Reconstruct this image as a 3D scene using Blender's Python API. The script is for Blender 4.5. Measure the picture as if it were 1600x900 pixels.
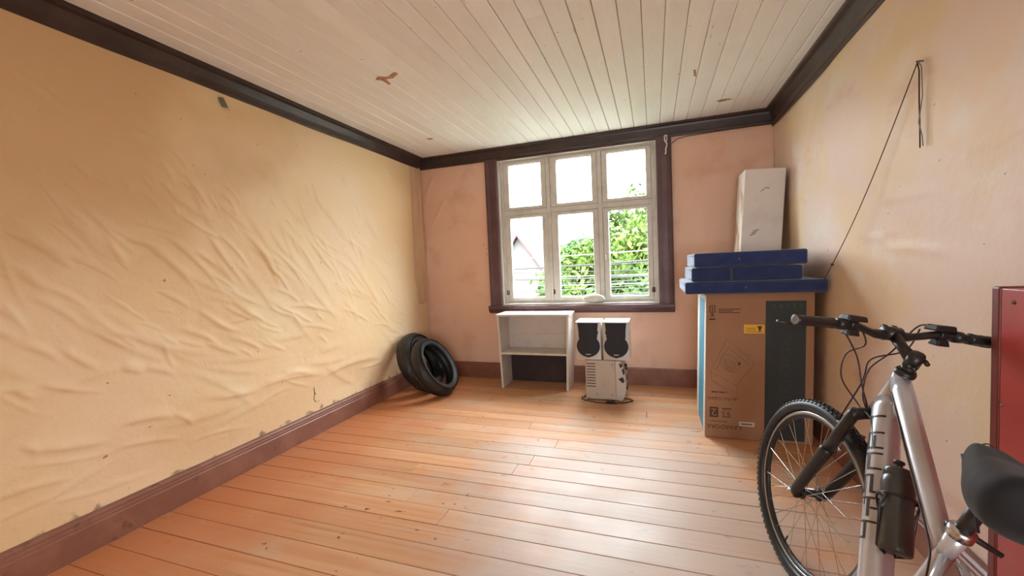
import bpy, math, random
import numpy as np
from mathutils import Vector, Matrix, Euler
random.seed(7); rng = np.random.default_rng(7)
S = bpy.context.scene
COL = S.collection
for o in list(bpy.data.objects): bpy.data.objects.remove(o)

# ------------------------------------------------------------------ camera, sky, exposure
def make_camera():
    yaw, pitch, roll = 0.3328, -0.053, -0.0445
    f = Vector((-math.sin(yaw)*math.cos(pitch), math.cos(yaw)*math.cos(pitch), math.sin(pitch)))
    r0 = Vector((math.cos(yaw), math.sin(yaw), 0)); u0 = r0.cross(f)
    r = math.cos(roll)*r0 + math.sin(roll)*u0
    u = -math.sin(roll)*r0 + math.cos(roll)*u0
    cam = bpy.data.cameras.new('camera'); co = bpy.data.objects.new('camera', cam); COL.objects.link(co)
    cam.sensor_width = 36; cam.lens = 645.43/1600*36; cam.clip_start = 0.02; cam.clip_end = 500
    m = Matrix((r, u, -f)).transposed().to_4x4(); m.translation = (0, 0, 1.3)
    co.matrix_world = m
    S.camera = co
make_camera()
SKY = 40.0
w = bpy.data.worlds.new('overcast_sky'); S.world = w; w.use_nodes = True
bg = w.node_tree.nodes['Background']
bg.inputs[0].default_value = (0.86, 0.94, 1.0, 1)
# CIE overcast sky: zenith three times as bright as the horizon
_n = w.node_tree.nodes; _l = w.node_tree.links
_tc = _n.new('ShaderNodeTexCoord'); _sx = _n.new('ShaderNodeSeparateXYZ'); _l.new(_tc.outputs['Generated'], _sx.inputs[0])
_mr = _n.new('ShaderNodeMapRange'); _mr.inputs['From Min'].default_value = 0; _mr.inputs['From Max'].default_value = 1
_mr.inputs['To Min'].default_value = SKY/3; _mr.inputs['To Max'].default_value = SKY; _l.new(_sx.outputs['Z'], _mr.inputs['Value'])
_l.new(_mr.outputs[0], bg.inputs[1])
S.view_settings.view_transform = 'Standard'; S.view_settings.look = 'None'
S.view_settings.gamma = 1; S.view_settings.use_curve_mapping = False
S.view_settings.exposure = 0.62

XL, XR, YB, YF, HC = -2.6526, 1.074, 4.4639, -2.0, 2.6375
WX0, WX1, WZ0, WZ1 = -1.66, 0.045, 0.85, 2.506           # window opening in the back wall
FX0, FX1, FZ0, FZ1 = -0.08, 1.02, 0.6, 1.7                # opening added in the wall behind the camera, sized for fill light
def portal(x0, x1, z0, z1, y, ry):
    l = bpy.data.lights.new('window_portal', 'AREA'); l.shape = 'RECTANGLE'; l.size = x1-x0; l.size_y = z1-z0
    l.cycles.is_portal = True
    o = bpy.data.objects.new('window_portal', l); COL.objects.link(o)
    o.location = ((x0+x1)/2, y, (z0+z1)/2); o.rotation_euler = (ry, 0, 0)
portal(WX0, WX1, WZ0, WZ1, YB+0.13, -math.pi/2)
portal(FX0, FX1, FZ0, FZ1, YF-0.16, math.pi/2)

# ------------------------------------------------------------------ materials
def node_mat(name, base, layers=(), rough=0.6, rough_var=0.0, spec=0.4, metal=0.0, bump=(), coord='pos', obj_rand=0.0, sheen=0.0, coat=0.0):
    """layers: (colour, scale, stretch, lo, hi, strength[, detail]) mixed one after another by noise.
       bump: (scale, stretch, strength, distance)"""
    m = bpy.data.materials.new(name); m.use_nodes = True
    nt = m.node_tree; N = nt.nodes; L = nt.links; b = N['Principled BSDF']
    b.inputs['Roughness'].default_value = rough; b.inputs['Metallic'].default_value = metal
    b.inputs['Specular IOR Level'].default_value = spec
    if sheen: b.inputs['Sheen Weight'].default_value = sheen
    if coat: b.inputs['Coat Weight'].default_value = coat; b.inputs['Coat Roughness'].default_value = 0.15
    b.inputs['Base Color'].default_value = (*base, 1)
    if not (layers or bump or obj_rand or rough_var): return m
    if coord == 'pos': src = N.new('ShaderNodeNewGeometry').outputs['Position']
    else: src = N.new('ShaderNodeTexCoord').outputs['Object']
    oi = None
    if obj_rand:
        oi = N.new('ShaderNodeObjectInfo')
        off = N.new('ShaderNodeVectorMath'); off.operation = 'MULTIPLY_ADD'
        cmb = N.new('ShaderNodeCombineXYZ')
        for i in range(3): L.new(oi.outputs['Random'], cmb.inputs[i])
        L.new(cmb.outputs[0], off.inputs[0]); off.inputs[1].default_value = (17, 23, 31); L.new(src, off.inputs[2])
        src = off.outputs[0]
    def noise(scale, stretch, detail=4.0, roughness=0.55):
        mp = N.new('ShaderNodeMapping'); mp.inputs['Scale'].default_value = stretch; L.new(src, mp.inputs['Vector'])
        n = N.new('ShaderNodeTexNoise'); n.inputs['Scale'].default_value = scale; n.inputs['Detail'].default_value = detail
        n.inputs['Roughness'].default_value = roughness
        L.new(mp.outputs[0], n.inputs['Vector']); return n.outputs['Fac']
    cur = None
    for ly in layers:
        col, sc, st, lo, hi, k = ly[:6]
        fac = noise(sc, st, ly[6] if len(ly) > 6 else 4.0)
        mr = N.new('ShaderNodeMapRange'); mr.inputs['From Min'].default_value = lo; mr.inputs['From Max'].default_value = hi
        mr.inputs['To Max'].default_value = k; mr.interpolation_type = 'SMOOTHSTEP'; L.new(fac, mr.inputs['Value'])
        mx = N.new('ShaderNodeMix'); mx.data_type = 'RGBA'; L.new(mr.outputs[0], mx.inputs['Factor'])
        if cur is None: mx.inputs['A'].default_value = (*base, 1)
        else: L.new(cur, mx.inputs['A'])
        mx.inputs['B'].default_value = (*col, 1); cur = mx.outputs['Result']
    if obj_rand:
        hs = N.new('ShaderNodeHueSaturation')
        mr = N.new('ShaderNodeMapRange'); mr.inputs['To Min'].default_value = 1-obj_rand; mr.inputs['To Max'].default_value = 1+obj_rand
        L.new(oi.outputs['Random'], mr.inputs['Value']); L.new(mr.outputs[0], hs.inputs['Value'])
        if cur is None: hs.inputs['Color'].default_value = (*base, 1)
        else: L.new(cur, hs.inputs['Color'])
        cur = hs.outputs['Color']
    if cur is not None: L.new(cur, b.inputs['Base Color'])
    if rough_var:
        fac = noise(3.0, (1, 1, 1))
        mr = N.new('ShaderNodeMapRange'); mr.inputs['From Min'].default_value = 0.3; mr.inputs['From Max'].default_value = 0.7
        mr.inputs['To Min'].default_value = rough-rough_var; mr.inputs['To Max'].default_value = rough+rough_var
        L.new(fac, mr.inputs['Value']); L.new(mr.outputs[0], b.inputs['Roughness'])
    prev = None
    for sc, st, k, d in bump:
        fac = noise(sc, st, 5.0)
        bp = N.new('ShaderNodeBump'); bp.inputs['Strength'].default_value = k; bp.inputs['Distance'].default_value = d
        L.new(fac, bp.inputs['Height'])
        if prev is not None: L.new(prev, bp.inputs['Normal'])
        prev = bp.outputs[0]
    if prev is not None: L.new(prev, b.inputs['Normal'])
    return m
I3 = (1, 1, 1)
MT = {}
MT['wall_yellow'] = node_mat('wall_yellow_cloth', (0.76, 0.53, 0.29), [
    ((0.78, 0.57, 0.38), 1.1, I3, 0.4, 0.7, 0.7), ((0.78, 0.60, 0.36), 2.3, I3, 0.5, 0.7, 0.5),
    ((0.60, 0.41, 0.24), 5, I3, 0.6, 0.8, 0.35), ((0.28, 0.15, 0.08), 26, I3, 0.73, 0.77, 0.8, 2)],
    rough=0.55, spec=0.3, bump=[(9, I3, 0.25, 0.02), (60, I3, 0.12, 0.004)])
def add_blob(m, centre, scale, col, strength, warp=.5, nscale=1.6, lo=.75, hi=1.15):
    """blend a colour over an area with an irregular outline"""
    nt = m.node_tree; N = nt.nodes; L = nt.links; b = N['Principled BSDF']; old = b.inputs['Base Color'].links[0].from_socket
    g = N.new('ShaderNodeNewGeometry')
    sb = N.new('ShaderNodeVectorMath'); sb.operation = 'SUBTRACT'; sb.inputs[1].default_value = centre; L.new(g.outputs['Position'], sb.inputs[0])
    ml = N.new('ShaderNodeVectorMath'); ml.operation = 'MULTIPLY'; ml.inputs[1].default_value = scale; L.new(sb.outputs[0], ml.inputs[0])
    ln = N.new('ShaderNodeVectorMath'); ln.operation = 'LENGTH'; L.new(ml.outputs[0], ln.inputs[0])
    n1 = N.new('ShaderNodeTexNoise'); n1.inputs['Scale'].default_value = nscale; n1.inputs['Detail'].default_value = 5; L.new(g.outputs['Position'], n1.inputs['Vector'])
    ma = N.new('ShaderNodeMath'); ma.operation = 'MULTIPLY_ADD'; ma.inputs[1].default_value = -2*warp; L.new(n1.outputs['Fac'], ma.inputs[0])
    a2 = N.new('ShaderNodeMath'); a2.operation = 'ADD'; a2.inputs[1].default_value = warp; L.new(ln.outputs['Value'], a2.inputs[0]); L.new(a2.outputs[0], ma.inputs[2])
    mr = N.new('ShaderNodeMapRange'); mr.interpolation_type = 'SMOOTHSTEP'; mr.inputs['From Min'].default_value = lo; mr.inputs['From Max'].default_value = hi
    mr.inputs['To Min'].default_value = strength; mr.inputs['To Max'].default_value = 0; L.new(ma.outputs[0], mr.inputs['Value'])
    mx = N.new('ShaderNodeMix'); mx.data_type = 'RGBA'; L.new(mr.outputs[0], mx.inputs['Factor']); L.new(old, mx.inputs['A']); mx.inputs['B'].default_value = (*col, 1)
    L.new(mx.outputs['Result'], b.inputs['Base Color'])
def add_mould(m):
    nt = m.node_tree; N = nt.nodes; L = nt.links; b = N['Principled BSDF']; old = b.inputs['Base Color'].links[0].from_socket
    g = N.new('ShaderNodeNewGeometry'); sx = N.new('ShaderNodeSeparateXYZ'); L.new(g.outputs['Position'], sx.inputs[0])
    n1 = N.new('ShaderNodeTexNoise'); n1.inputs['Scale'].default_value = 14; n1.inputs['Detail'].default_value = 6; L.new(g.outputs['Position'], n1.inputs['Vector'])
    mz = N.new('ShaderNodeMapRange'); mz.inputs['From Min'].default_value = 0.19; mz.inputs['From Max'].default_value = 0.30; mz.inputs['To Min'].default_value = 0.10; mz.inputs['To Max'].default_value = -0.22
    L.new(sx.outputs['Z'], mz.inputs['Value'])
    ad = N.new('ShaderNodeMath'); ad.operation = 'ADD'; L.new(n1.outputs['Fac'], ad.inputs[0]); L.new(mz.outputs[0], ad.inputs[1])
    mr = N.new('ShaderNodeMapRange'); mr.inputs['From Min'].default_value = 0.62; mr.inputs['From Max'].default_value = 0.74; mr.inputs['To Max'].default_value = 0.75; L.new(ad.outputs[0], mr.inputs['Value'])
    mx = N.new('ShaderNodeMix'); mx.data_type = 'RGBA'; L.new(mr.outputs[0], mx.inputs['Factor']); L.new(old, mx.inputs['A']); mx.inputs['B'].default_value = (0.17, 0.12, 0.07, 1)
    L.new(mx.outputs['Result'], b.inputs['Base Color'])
add_blob(MT['wall_yellow'], (XL, 0.9, 2.35), (0, .75, 1.05), (0.56, 0.33, 0.15), .75, 1.0, 1.3, .4, 1.3)  # browner tone over the upper near end of the wall
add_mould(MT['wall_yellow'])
MT['wall_pink'] = node_mat('wall_pink_paper', (0.79, 0.50, 0.36), [
    ((0.80, 0.56, 0.44), 1.3, I3, 0.4, 0.7, 0.8), ((0.58, 0.27, 0.15), 2.5, I3, 0.5, 0.75, 0.5), ((0.25, 0.12, 0.08), 28, I3, 0.74, 0.78, 0.7, 2)],
    rough=0.6, spec=0.3, bump=[(7, (1, 1, .5), 0.2, 0.02)])
MT['wall_beige'] = node_mat('wall_beige_plaster', (0.80, 0.60, 0.39), [
    ((0.80, 0.62, 0.53), 1.5, I3, 0.42, 0.60, 0.9), ((0.82, 0.72, 0.62), 2.6, (1, 1, 1.4), 0.5, 0.7, 0.6),
    ((0.66, 0.40, 0.30), 3.1, (1, .6, 1.6), 0.58, 0.75, 0.55), ((0.30, 0.17, 0.10), 24, I3, 0.74, 0.78, 0.8, 2)],
    rough=0.5, spec=0.35, bump=[(6, I3, 0.25, 0.02), (40, I3, 0.12, 0.004)])
MT['corner_cloth'] = node_mat('corner_brown_cloth', (0.64, 0.42, 0.26), [((0.70, 0.48, 0.29), 4, (1, 1, .4), 0.4, 0.7, 0.8)], rough=0.7, bump=[(12, (1, 1, .3), .3, .01)])
MT['ceil'] = node_mat('ceiling_white_paint', (0.86, 0.82, 0.77), [
    ((0.79, 0.73, 0.67), 2.2, (1.5, .5, 1), 0.45, 0.7, 0.6), ((0.84, 0.78, 0.70), 6, (3, .6, 1), 0.45, 0.65, 0.6),
    ((0.42, 0.30, 0.22), 9, (2.5, .5, 1), 0.70, 0.78, 0.5), ((0.30, 0.17, 0.10), 30, I3, 0.74, 0.77, 0.8, 2)],
    rough=0.5, spec=0.35, obj_rand=0.03, bump=[(14, (3, .6, 1), 0.25, 0.006)])
MT['ceil_gap'] = node_mat('ceiling_gap', (0.20, 0.13, 0.09), rough=0.9)
MT['bare_wood'] = node_mat('bare_wood_patch', (0.45, 0.24, 0.12), [((0.25, 0.12, 0.06), 40, I3, 0.45, 0.6, 0.8)], rough=0.8)
MT['crown'] = node_mat('crown_dark_varnish', (0.035, 0.018, 0.014), [((0.06, 0.032, 0.024), 5, I3, 0.4, 0.7, 0.8)], rough=0.35, spec=0.5, bump=[(30, I3, .15, .003)])
MT['base'] = node_mat('baseboard_brown_paint', (0.22, 0.088, 0.056), [((0.29, 0.125, 0.082), 6, I3, 0.4, 0.7, 0.8), ((0.10, 0.04, 0.03), 15, I3, .6, .75, .6)], rough=0.4, spec=0.45, bump=[(25, I3, .15, .003)])
MT['casing'] = node_mat('casing_plum_paint', (0.10, 0.048, 0.050), [((0.14, 0.07, 0.07), 7, I3, 0.4, 0.7, 0.8)], rough=0.4, spec=0.45, bump=[(30, I3, .15, .003)])
MT['sash'] = node_mat('sash_old_white_paint', (0.62, 0.58, 0.52), [((0.50, 0.46, 0.40), 8, I3, 0.45, 0.7, 0.7), ((0.25, 0.18, 0.13), 34, I3, 0.68, 0.75, 0.8)], rough=0.5, bump=[(40, I3, .25, .003)])
MT['hinge'] = node_mat('hinge_rusty', (0.20, 0.14, 0.10), [((0.10, 0.05, 0.03), 60, I3, .4, .6, 1)], rough=0.6, metal=0.4)
MT['floor_gap'] = node_mat('floor_gap', (0.05, 0.025, 0.015), rough=0.9)

def floor_material():
    m = node_mat('floor_worn_planks', (0.54, 0.26, 0.125), [
        ((0.62, 0.34, 0.185), 2.0, (.25, 7, 1), 0.38, 0.66, 0.8), ((0.40, 0.17, 0.075), 5.0, (.25, 9, 1), 0.5, 0.75, 0.6),
        ((0.55, 0.38, 0.25), 1.4, (.8, .8, 1), 0.5, 0.66, 0.55),
        ((0.22, 0.12, 0.07), 9, (.7, 1.2, 1), 0.66, 0.76, 0.7), ((0.07, 0.04, 0.03), 24, (.6, 1, 1), 0.70, 0.73, 0.85, 2)],
        rough=0.45, rough_var=0.08, spec=0.31, obj_rand=0.09, bump=[(6, (.3, 8, 1), 0.12, 0.004), (2.2, (.6, 3, 1), 0.25, 0.01)])
    # red floor paint survives in a border along the side walls
    nt = m.node_tree; N = nt.nodes; L = nt.links; b = N['Principled BSDF']
    old = b.inputs['Base Color'].links[0].from_socket
    g = N.new('ShaderNodeNewGeometry'); sx = N.new('ShaderNodeSeparateXYZ'); L.new(g.outputs['Position'], sx.inputs[0])
    nz = N.new('ShaderNodeTexNoise'); nz.inputs['Scale'].default_value = 2.2; L.new(g.outputs['Position'], nz.inputs['Vector'])
    ad = N.new('ShaderNodeMath'); ad.operation = 'ADD'; ad.inputs[1].default_value = 0.55; L.new(sx.outputs['X'], ad.inputs[0])
    ab = N.new('ShaderNodeMath'); ab.operation = 'ABSOLUTE'; L.new(ad.outputs[0], ab.inputs[0])
    a2 = N.new('ShaderNodeMath'); a2.operation = 'MULTIPLY_ADD'; a2.inputs[1].default_value = 1.3; L.new(nz.outputs['Fac'], a2.inputs[0]); L.new(ab.outputs[0], a2.inputs[2])
    mr = N.new('ShaderNodeMapRange'); mr.inputs['From Min'].default_value = 1.75; mr.inputs['From Max'].default_value = 2.4; mr.inputs['To Max'].default_value = 0.85
    L.new(a2.outputs[0], mr.inputs['Value'])
    mx = N.new('ShaderNodeMix'); mx.data_type = 'RGBA'; L.new(mr.outputs[0], mx.inputs['Factor']); L.new(old, mx.inputs['A'])
    mx.inputs['B'].default_value = (0.52, 0.175, 0.065, 1); L.new(mx.outputs['Result'], b.inputs['Base Color'])
    return m
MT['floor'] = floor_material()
add_blob(MT['floor'], (-0.05, 2.15, 0), (.9, .95, 0), (0.46, 0.36, 0.30), .7, 1.3, 2.4, .45, 1.35)  # grey wear at mid-floor, with the window reflection also put into its colour
def glass_material():
    m = bpy.data.materials.new('window_glass'); m.use_nodes = True; nt = m.node_tree; N = nt.nodes; L = nt.links
    N.remove(N['Principled BSDF'])
    t = N.new('ShaderNodeBsdfTransparent'); t.inputs[0].default_value = (0.93, 0.95, 0.95, 1)
    g = N.new('ShaderNodeBsdfGlossy'); g.inputs['Roughness'].default_value = 0.02
    lw = N.new('ShaderNodeLayerWeight'); lw.inputs['Blend'].default_value = 0.5
    pw = N.new('ShaderNodeMath'); pw.operation = 'POWER'; pw.inputs[1].default_value = 5; L.new(lw.outputs['Facing'], pw.inputs[0])
    fr = N.new('ShaderNodeMath'); fr.operation = 'MULTIPLY_ADD'; fr.inputs[1].default_value = 0.9; fr.inputs[2].default_value = 0.035; L.new(pw.outputs[0], fr.inputs[0])
    mx = N.new('ShaderNodeMixShader'); L.new(fr.outputs[0], mx.inputs[0]); L.new(t.outputs[0], mx.inputs[1]); L.new(g.outputs[0], mx.inputs[2])
    L.new(mx.outputs[0], N['Material Output'].inputs[0]); return m
MT['glass'] = glass_material()
MT['white_wood'] = node_mat('shelf_white_paint', (0.66, 0.60, 0.54), [((0.55, 0.47, 0.40), 7, I3, 0.5, 0.75, 0.7), ((0.35, 0.24, 0.17), 24, I3, 0.70, 0.76, 0.7)], rough=0.45)
MT['dark_sheet'] = node_mat('under_shelf_dark', (0.035, 0.024, 0.024), [((0.06, 0.035, 0.03), 3, I3, .45, .7, .8)], rough=0.7)
MT['rubber'] = node_mat('tyre_rubber', (0.011, 0.011, 0.012), [((0.022, 0.022, 0.022), 8, I3, 0.45, 0.7, 0.8)], rough=0.45, spec=0.5)
MT['cardboard'] = node_mat('cardboard_brown', (0.37, 0.20, 0.115), [((0.33, 0.18, 0.10), 5, (1, 1, .4), 0.4, 0.7, 0.8)], rough=0.75, spec=0.2, bump=[(50, (1, 1, .1), .06, .002)])
MT['print_dark'] = node_mat('print_charcoal', (0.028, 0.034, 0.034), rough=0.55)
MT['print_line'] = node_mat('print_faint_line', (0.22, 0.11, 0.065), rough=0.75)
MT['side_lit_pale'] = node_mat('side_lit_pale', (0.55, 0.50, 0.44), rough=0.6)
MT['print_grey'] = node_mat('print_grey_icon', (0.048, 0.056, 0.056), rough=0.6)
MT['print_ink'] = node_mat('print_brown_ink', (0.10, 0.045, 0.028), rough=0.75)
MT['print_teal'] = node_mat('print_teal', (0.035, 0.22, 0.32), rough=0.5)
MT['label_yellow'] = node_mat('label_yellow', (0.80, 0.46, 0.03), rough=0.5)
MT['label_white'] = node_mat('label_white', (0.60, 0.55, 0.48), rough=0.6)
MT['foam_blue'] = node_mat('foam_blue_fabric', (0.015, 0.031, 0.115), [((0.023, 0.043, 0.145), 12, I3, .4, .65, .8)], rough=0.85, spec=0.25, sheen=0.6, bump=[(220, I3, .15, .002)])
MT['button'] = node_mat('button_grey', (0.10, 0.13, 0.20), rough=0.5)
MT['carton_white'] = node_mat('carton_white', (0.78, 0.70, 0.64), [((0.68, 0.58, 0.51), 4, I3, .5, .75, .7), ((0.42, 0.29, 0.19), 11, (1, 1, .6), .68, .74, .6)], rough=0.6)
MT['carton_side'] = node_mat('carton_stained_side', (0.74, 0.66, 0.56), [((0.42, 0.22, 0.12), 14, (1, .6, .3), .5, .6, .85)], rough=0.65)
MT['silver_plastic'] = node_mat('stereo_silver', (0.52, 0.47, 0.43), rough=0.35, spec=0.5, metal=0.2)
MT['beige_plastic'] = node_mat('stereo_beige', (0.50, 0.42, 0.34), [((0.42, 0.35, 0.28), 9, I3, .5, .7, .7)], rough=0.45)
MT['speaker_white'] = node_mat('speaker_white', (0.66, 0.62, 0.58), rough=0.4)
MT['grille'] = node_mat('speaker_grille', (0.022, 0.022, 0.028), rough=0.7, bump=[(500, I3, .2, .001)])
MT['black_plastic'] = node_mat('black_plastic', (0.015, 0.015, 0.016), rough=0.4)
MT['slot'] = node_mat('vent_slot', (0.10, 0.075, 0.055), rough=0.8)
MT['frame_silver'] = node_mat('bike_silver_paint', (0.56, 0.55, 0.57), rough=0.28, spec=0.5, metal=0.35, coat=0.4)
MT['bike_black'] = node_mat('bike_matt_black', (0.018, 0.015, 0.014), rough=0.38, spec=0.5)
MT['chrome'] = node_mat('bike_bright_metal', (0.62, 0.61, 0.60), rough=0.25, metal=1.0)
MT['rim'] = node_mat('bike_rim_alloy', (0.45, 0.44, 0.43), rough=0.35, metal=0.9)
MT['rim_black'] = node_mat('bike_rim_black', (0.02, 0.019, 0.018), rough=0.4)
MT['plug_grey'] = node_mat('plug_grey', (0.22, 0.21, 0.20), rough=0.55)
MT['saddle'] = node_mat('saddle_black_cloth', (0.012, 0.011, 0.012), rough=0.75, spec=0.25, sheen=0.12, bump=[(300, I3, .12, .001)])
MT['bottle'] = node_mat('bottle_smoke', (0.052, 0.048, 0.043), rough=0.28, spec=0.5)
MT['bottle_print'] = node_mat('bottle_print', (0.30, 0.28, 0.24), rough=0.5)
MT['decal'] = node_mat('decal_charcoal', (0.03, 0.025, 0.028), rough=0.4)
MT['red_board'] = node_mat('red_board_paint', (0.44, 0.045, 0.036), [((0.37, 0.036, 0.030), 6, I3, .4, .7, .8)], rough=0.35, spec=0.5, bump=[(12, I3, .1, .004)])
MT['red_edge'] = node_mat('red_edge_strip', (0.17, 0.022, 0.014), rough=0.4)
MT['wire'] = node_mat('wire_dark', (0.05, 0.02, 0.018), rough=0.5)
MT['wire_grey'] = node_mat('wire_grey', (0.20, 0.19, 0.17), rough=0.5)
MT['stone'] = node_mat('pebble_pale', (0.55, 0.52, 0.42), [((0.42, 0.40, 0.33), 20, I3, .45, .65, .7)], rough=0.6)
MT['ribbon'] = node_mat('ribbon_white', (0.70, 0.66, 0.62), rough=0.6)
MT['scrap'] = node_mat('scrap_grey_green', (0.16, 0.17, 0.12), rough=0.6)
MT['ground'] = node_mat('street_ground', (0.17, 0.165, 0.155), [((0.09, 0.12, 0.06), .3, I3, .4, .6, 1)], rough=0.9)
MT['hill'] = node_mat('hill_green', (0.016, 0.028, 0.018), [((0.026, 0.036, 0.020), .2, I3, .4, .6, 1)], rough=1.0, spec=0)
MT['leaf_green'] = node_mat('leaf_green', (0.020, 0.050, 0.012), [((0.055, 0.085, 0.014), .9, I3, .42, .62, 1)], rough=0.7, spec=0.1)
MT['leaf_yellow'] = node_mat('leaf_yellow_green', (0.055, 0.085, 0.014), [((0.030, 0.055, 0.012), 1.1, I3, .42, .62, 1)], rough=0.7, spec=0.1)
MT['bark'] = node_mat('bark', (0.035, 0.025, 0.018), rough=0.9)
MT['house_white'] = node_mat('house_render', (0.085, 0.08, 0.075), rough=0.8)
MT['house_roof'] = node_mat('house_red_roof', (0.060, 0.016, 0.014), [((0.045, .017, .016), 2, I3, .4, .6, 1)], rough=0.8)
MT['house_dark'] = node_mat('house_window', (0.02, 0.02, 0.022), rough=0.3)
MT['cable_black'] = node_mat('cable_black', (0.012, 0.012, 0.012), rough=0.6)
MT['cable_pale'] = node_mat('cable_pale', (0.18, 0.17, 0.16), rough=0.6)
MT['pole'] = node_mat('pole_concrete', (0.09, 0.085, 0.08), rough=0.9)

# ------------------------------------------------------------------ mesh helpers
class MB:
    def __init__(s): s.v = []; s.f = []
    def box(s, x0, x1, y0, y1, z0, z1):
        n = len(s.v)
        s.v += [(x0,y0,z0),(x1,y0,z0),(x1,y1,z0),(x0,y1,z0),(x0,y0,z1),(x1,y0,z1),(x1,y1,z1),(x0,y1,z1)]
        s.f += [tuple(n+i for i in q) for q in ((0,3,2,1),(4,5,6,7),(0,1,5,4),(1,2,6,5),(2,3,7,6),(3,0,4,7))]
        return s
    def hexa(s, p):                      # 8 corners, bottom four then top four
        n = len(s.v); s.v += [tuple(q) for q in p]
        s.f += [tuple(n+i for i in q) for q in ((0,3,2,1),(4,5,6,7),(0,1,5,4),(1,2,6,5),(2,3,7,6),(3,0,4,7))]
        return s
    def bar(s, a, b, wv, hv):            # bar from a to b with half-extents along two vectors
        a, b, wv, hv = map(Vector, (a, b, wv, hv))
        return s.hexa([a-wv-hv, a+wv-hv, b+wv-hv, b-wv-hv, a-wv+hv, a+wv+hv, b+wv+hv, b-wv+hv])
    def prism(s, poly, fn, t0, t1):      # poly of 2d points, fn(u,v,t)->3d
        n = len(s.v); k = len(poly)
        s.v += [tuple(fn(u, v, t0)) for u, v in poly] + [tuple(fn(u, v, t1)) for u, v in poly]
        s.f += [tuple(n+i for i in range(k))[::-1], tuple(n+k+i for i in range(k))]
        s.f += [(n+i, n+(i+1) % k, n+k+(i+1) % k, n+k+i) for i in range(k)]
        return s
    def tube(s, pts, r, seg=10, closed=False, cap=True, flat=None):
        pts = [Vector(p) for p in pts]; k = len(pts)
        rs = r if isinstance(r, (list, tuple)) else [r]*k
        n0 = len(s.v); prev = None
        for i, p in enumerate(pts):
            if closed: t = pts[(i+1) % k]-pts[i-1]
            else: t = pts[min(i+1, k-1)]-pts[max(i-1, 0)]
            t.normalize()
            if prev is None:
                a = t.cross(Vector((0, 0, 1)))
                if a.length < 0.05: a = t.cross(Vector((0, 1, 0)))
            else: a = prev-t*prev.dot(t)
            a.normalize(); prev = a; b = t.cross(a)
            ra, rb = rs[i] if isinstance(rs[i], (list, tuple)) else (rs[i], rs[i])
            for j in range(seg):
                an = 2*math.pi*j/seg
                s.v.append(tuple(p+a*(ra*math.cos(an))+b*(rb*math.sin(an))))
        for i in range(k if closed else k-1):
            i2 = (i+1) % k
            for j in range(seg):
                j2 = (j+1) % seg
                s.f.append((n0+i*seg+j, n0+i*seg+j2, n0+i2*seg+j2, n0+i2*seg+j))
        if cap and not closed:
            s.f.append(tuple(n0+j for j in range(seg))[::-1]); s.f.append(tuple(n0+(k-1)*seg+j for j in range(seg)))
        return s
    def lathe(s, prof, origin, axis, seg=32, closed=False, rfun=None):   # prof (radius, along axis)
        axis = Vector(axis).normalized(); o = Vector(origin)
        a = axis.cross(Vector((0, 0, 1)))
        if a.length < .05: a = axis.cross(Vector((0, 1, 0)))
        a.normalize(); b = axis.cross(a); n0 = len(s.v); k = len(prof)
        for j in range(seg):
            an = 2*math.pi*j/seg; d = a*math.cos(an)+b*math.sin(an)
            for i, (r, h) in enumerate(prof):
                rr = r+(rfun(i, j) if rfun else 0)
                s.v.append(tuple(o+axis*h+d*rr))
        for j in range(seg):
            j2 = (j+1) % seg
            for i in range(k if closed else k-1):
                i2 = (i+1) % k
                s.f.append((n0+j*k+i, n0+j2*k+i, n0+j2*k+i2, n0+j*k+i2))
        if not closed:
            for i in (0, k-1):
                if prof[i][0] > 1e-6: s.f.append(tuple(n0+j*k+i for j in range(seg)))
        return s
    def grid(s, P):                      # P[i][j] array of points
        n0 = len(s.v); P = np.asarray(P); a, b = P.shape[:2]
        s.v += [tuple(q) for q in P.reshape(-1, 3)]
        s.f += [(n0+i*b+j, n0+(i+1)*b+j, n0+(i+1)*b+j+1, n0+i*b+j+1) for i in range(a-1) for j in range(b-1)]
        return s
    def build(s, name, mat, parent=None, smooth=False, bevel=0, seg=2, loc=None):
        me = bpy.data.meshes.new(name); me.from_pydata(s.v, [], s.f); me.validate()
        if smooth: me.polygons.foreach_set('use_smooth', [True]*len(me.polygons))
        me.materials.append(MT[mat] if isinstance(mat, str) else mat)
        return link(name, me, parent, bevel, seg, loc)
def link(name, me, parent=None, bevel=0, seg=2, loc=None):
    o = bpy.data.objects.new(name, me); COL.objects.link(o)
    if parent is not None: o.parent = parent
    if loc is not None: o.location = loc
    if bevel:
        b = o.modifiers.new('bevel', 'BEVEL'); b.width = bevel; b.segments = seg; b.limit_method = 'ANGLE'; b.angle_limit = math.radians(40)
    return o
def fix_normals(o):
    import bmesh
    bm = bmesh.new(); bm.from_mesh(o.data); bmesh.ops.recalc_face_normals(bm, faces=bm.faces); bm.to_mesh(o.data); bm.free(); return o
def empty(name, loc=(0, 0, 0), rot=None):
    o = bpy.data.objects.new(name, None); COL.objects.link(o); o.location = loc; o.empty_display_size = .1
    if rot is not None: o.rotation_euler = rot
    return o
def tag(o, label, cat, group=None):
    o['label'] = label; o['category'] = cat
    if group: o['group'] = group
    return o
def struct(o, label=None):
    o['kind'] = 'structure'
    if label: o['label'] = label
    return o
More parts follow.
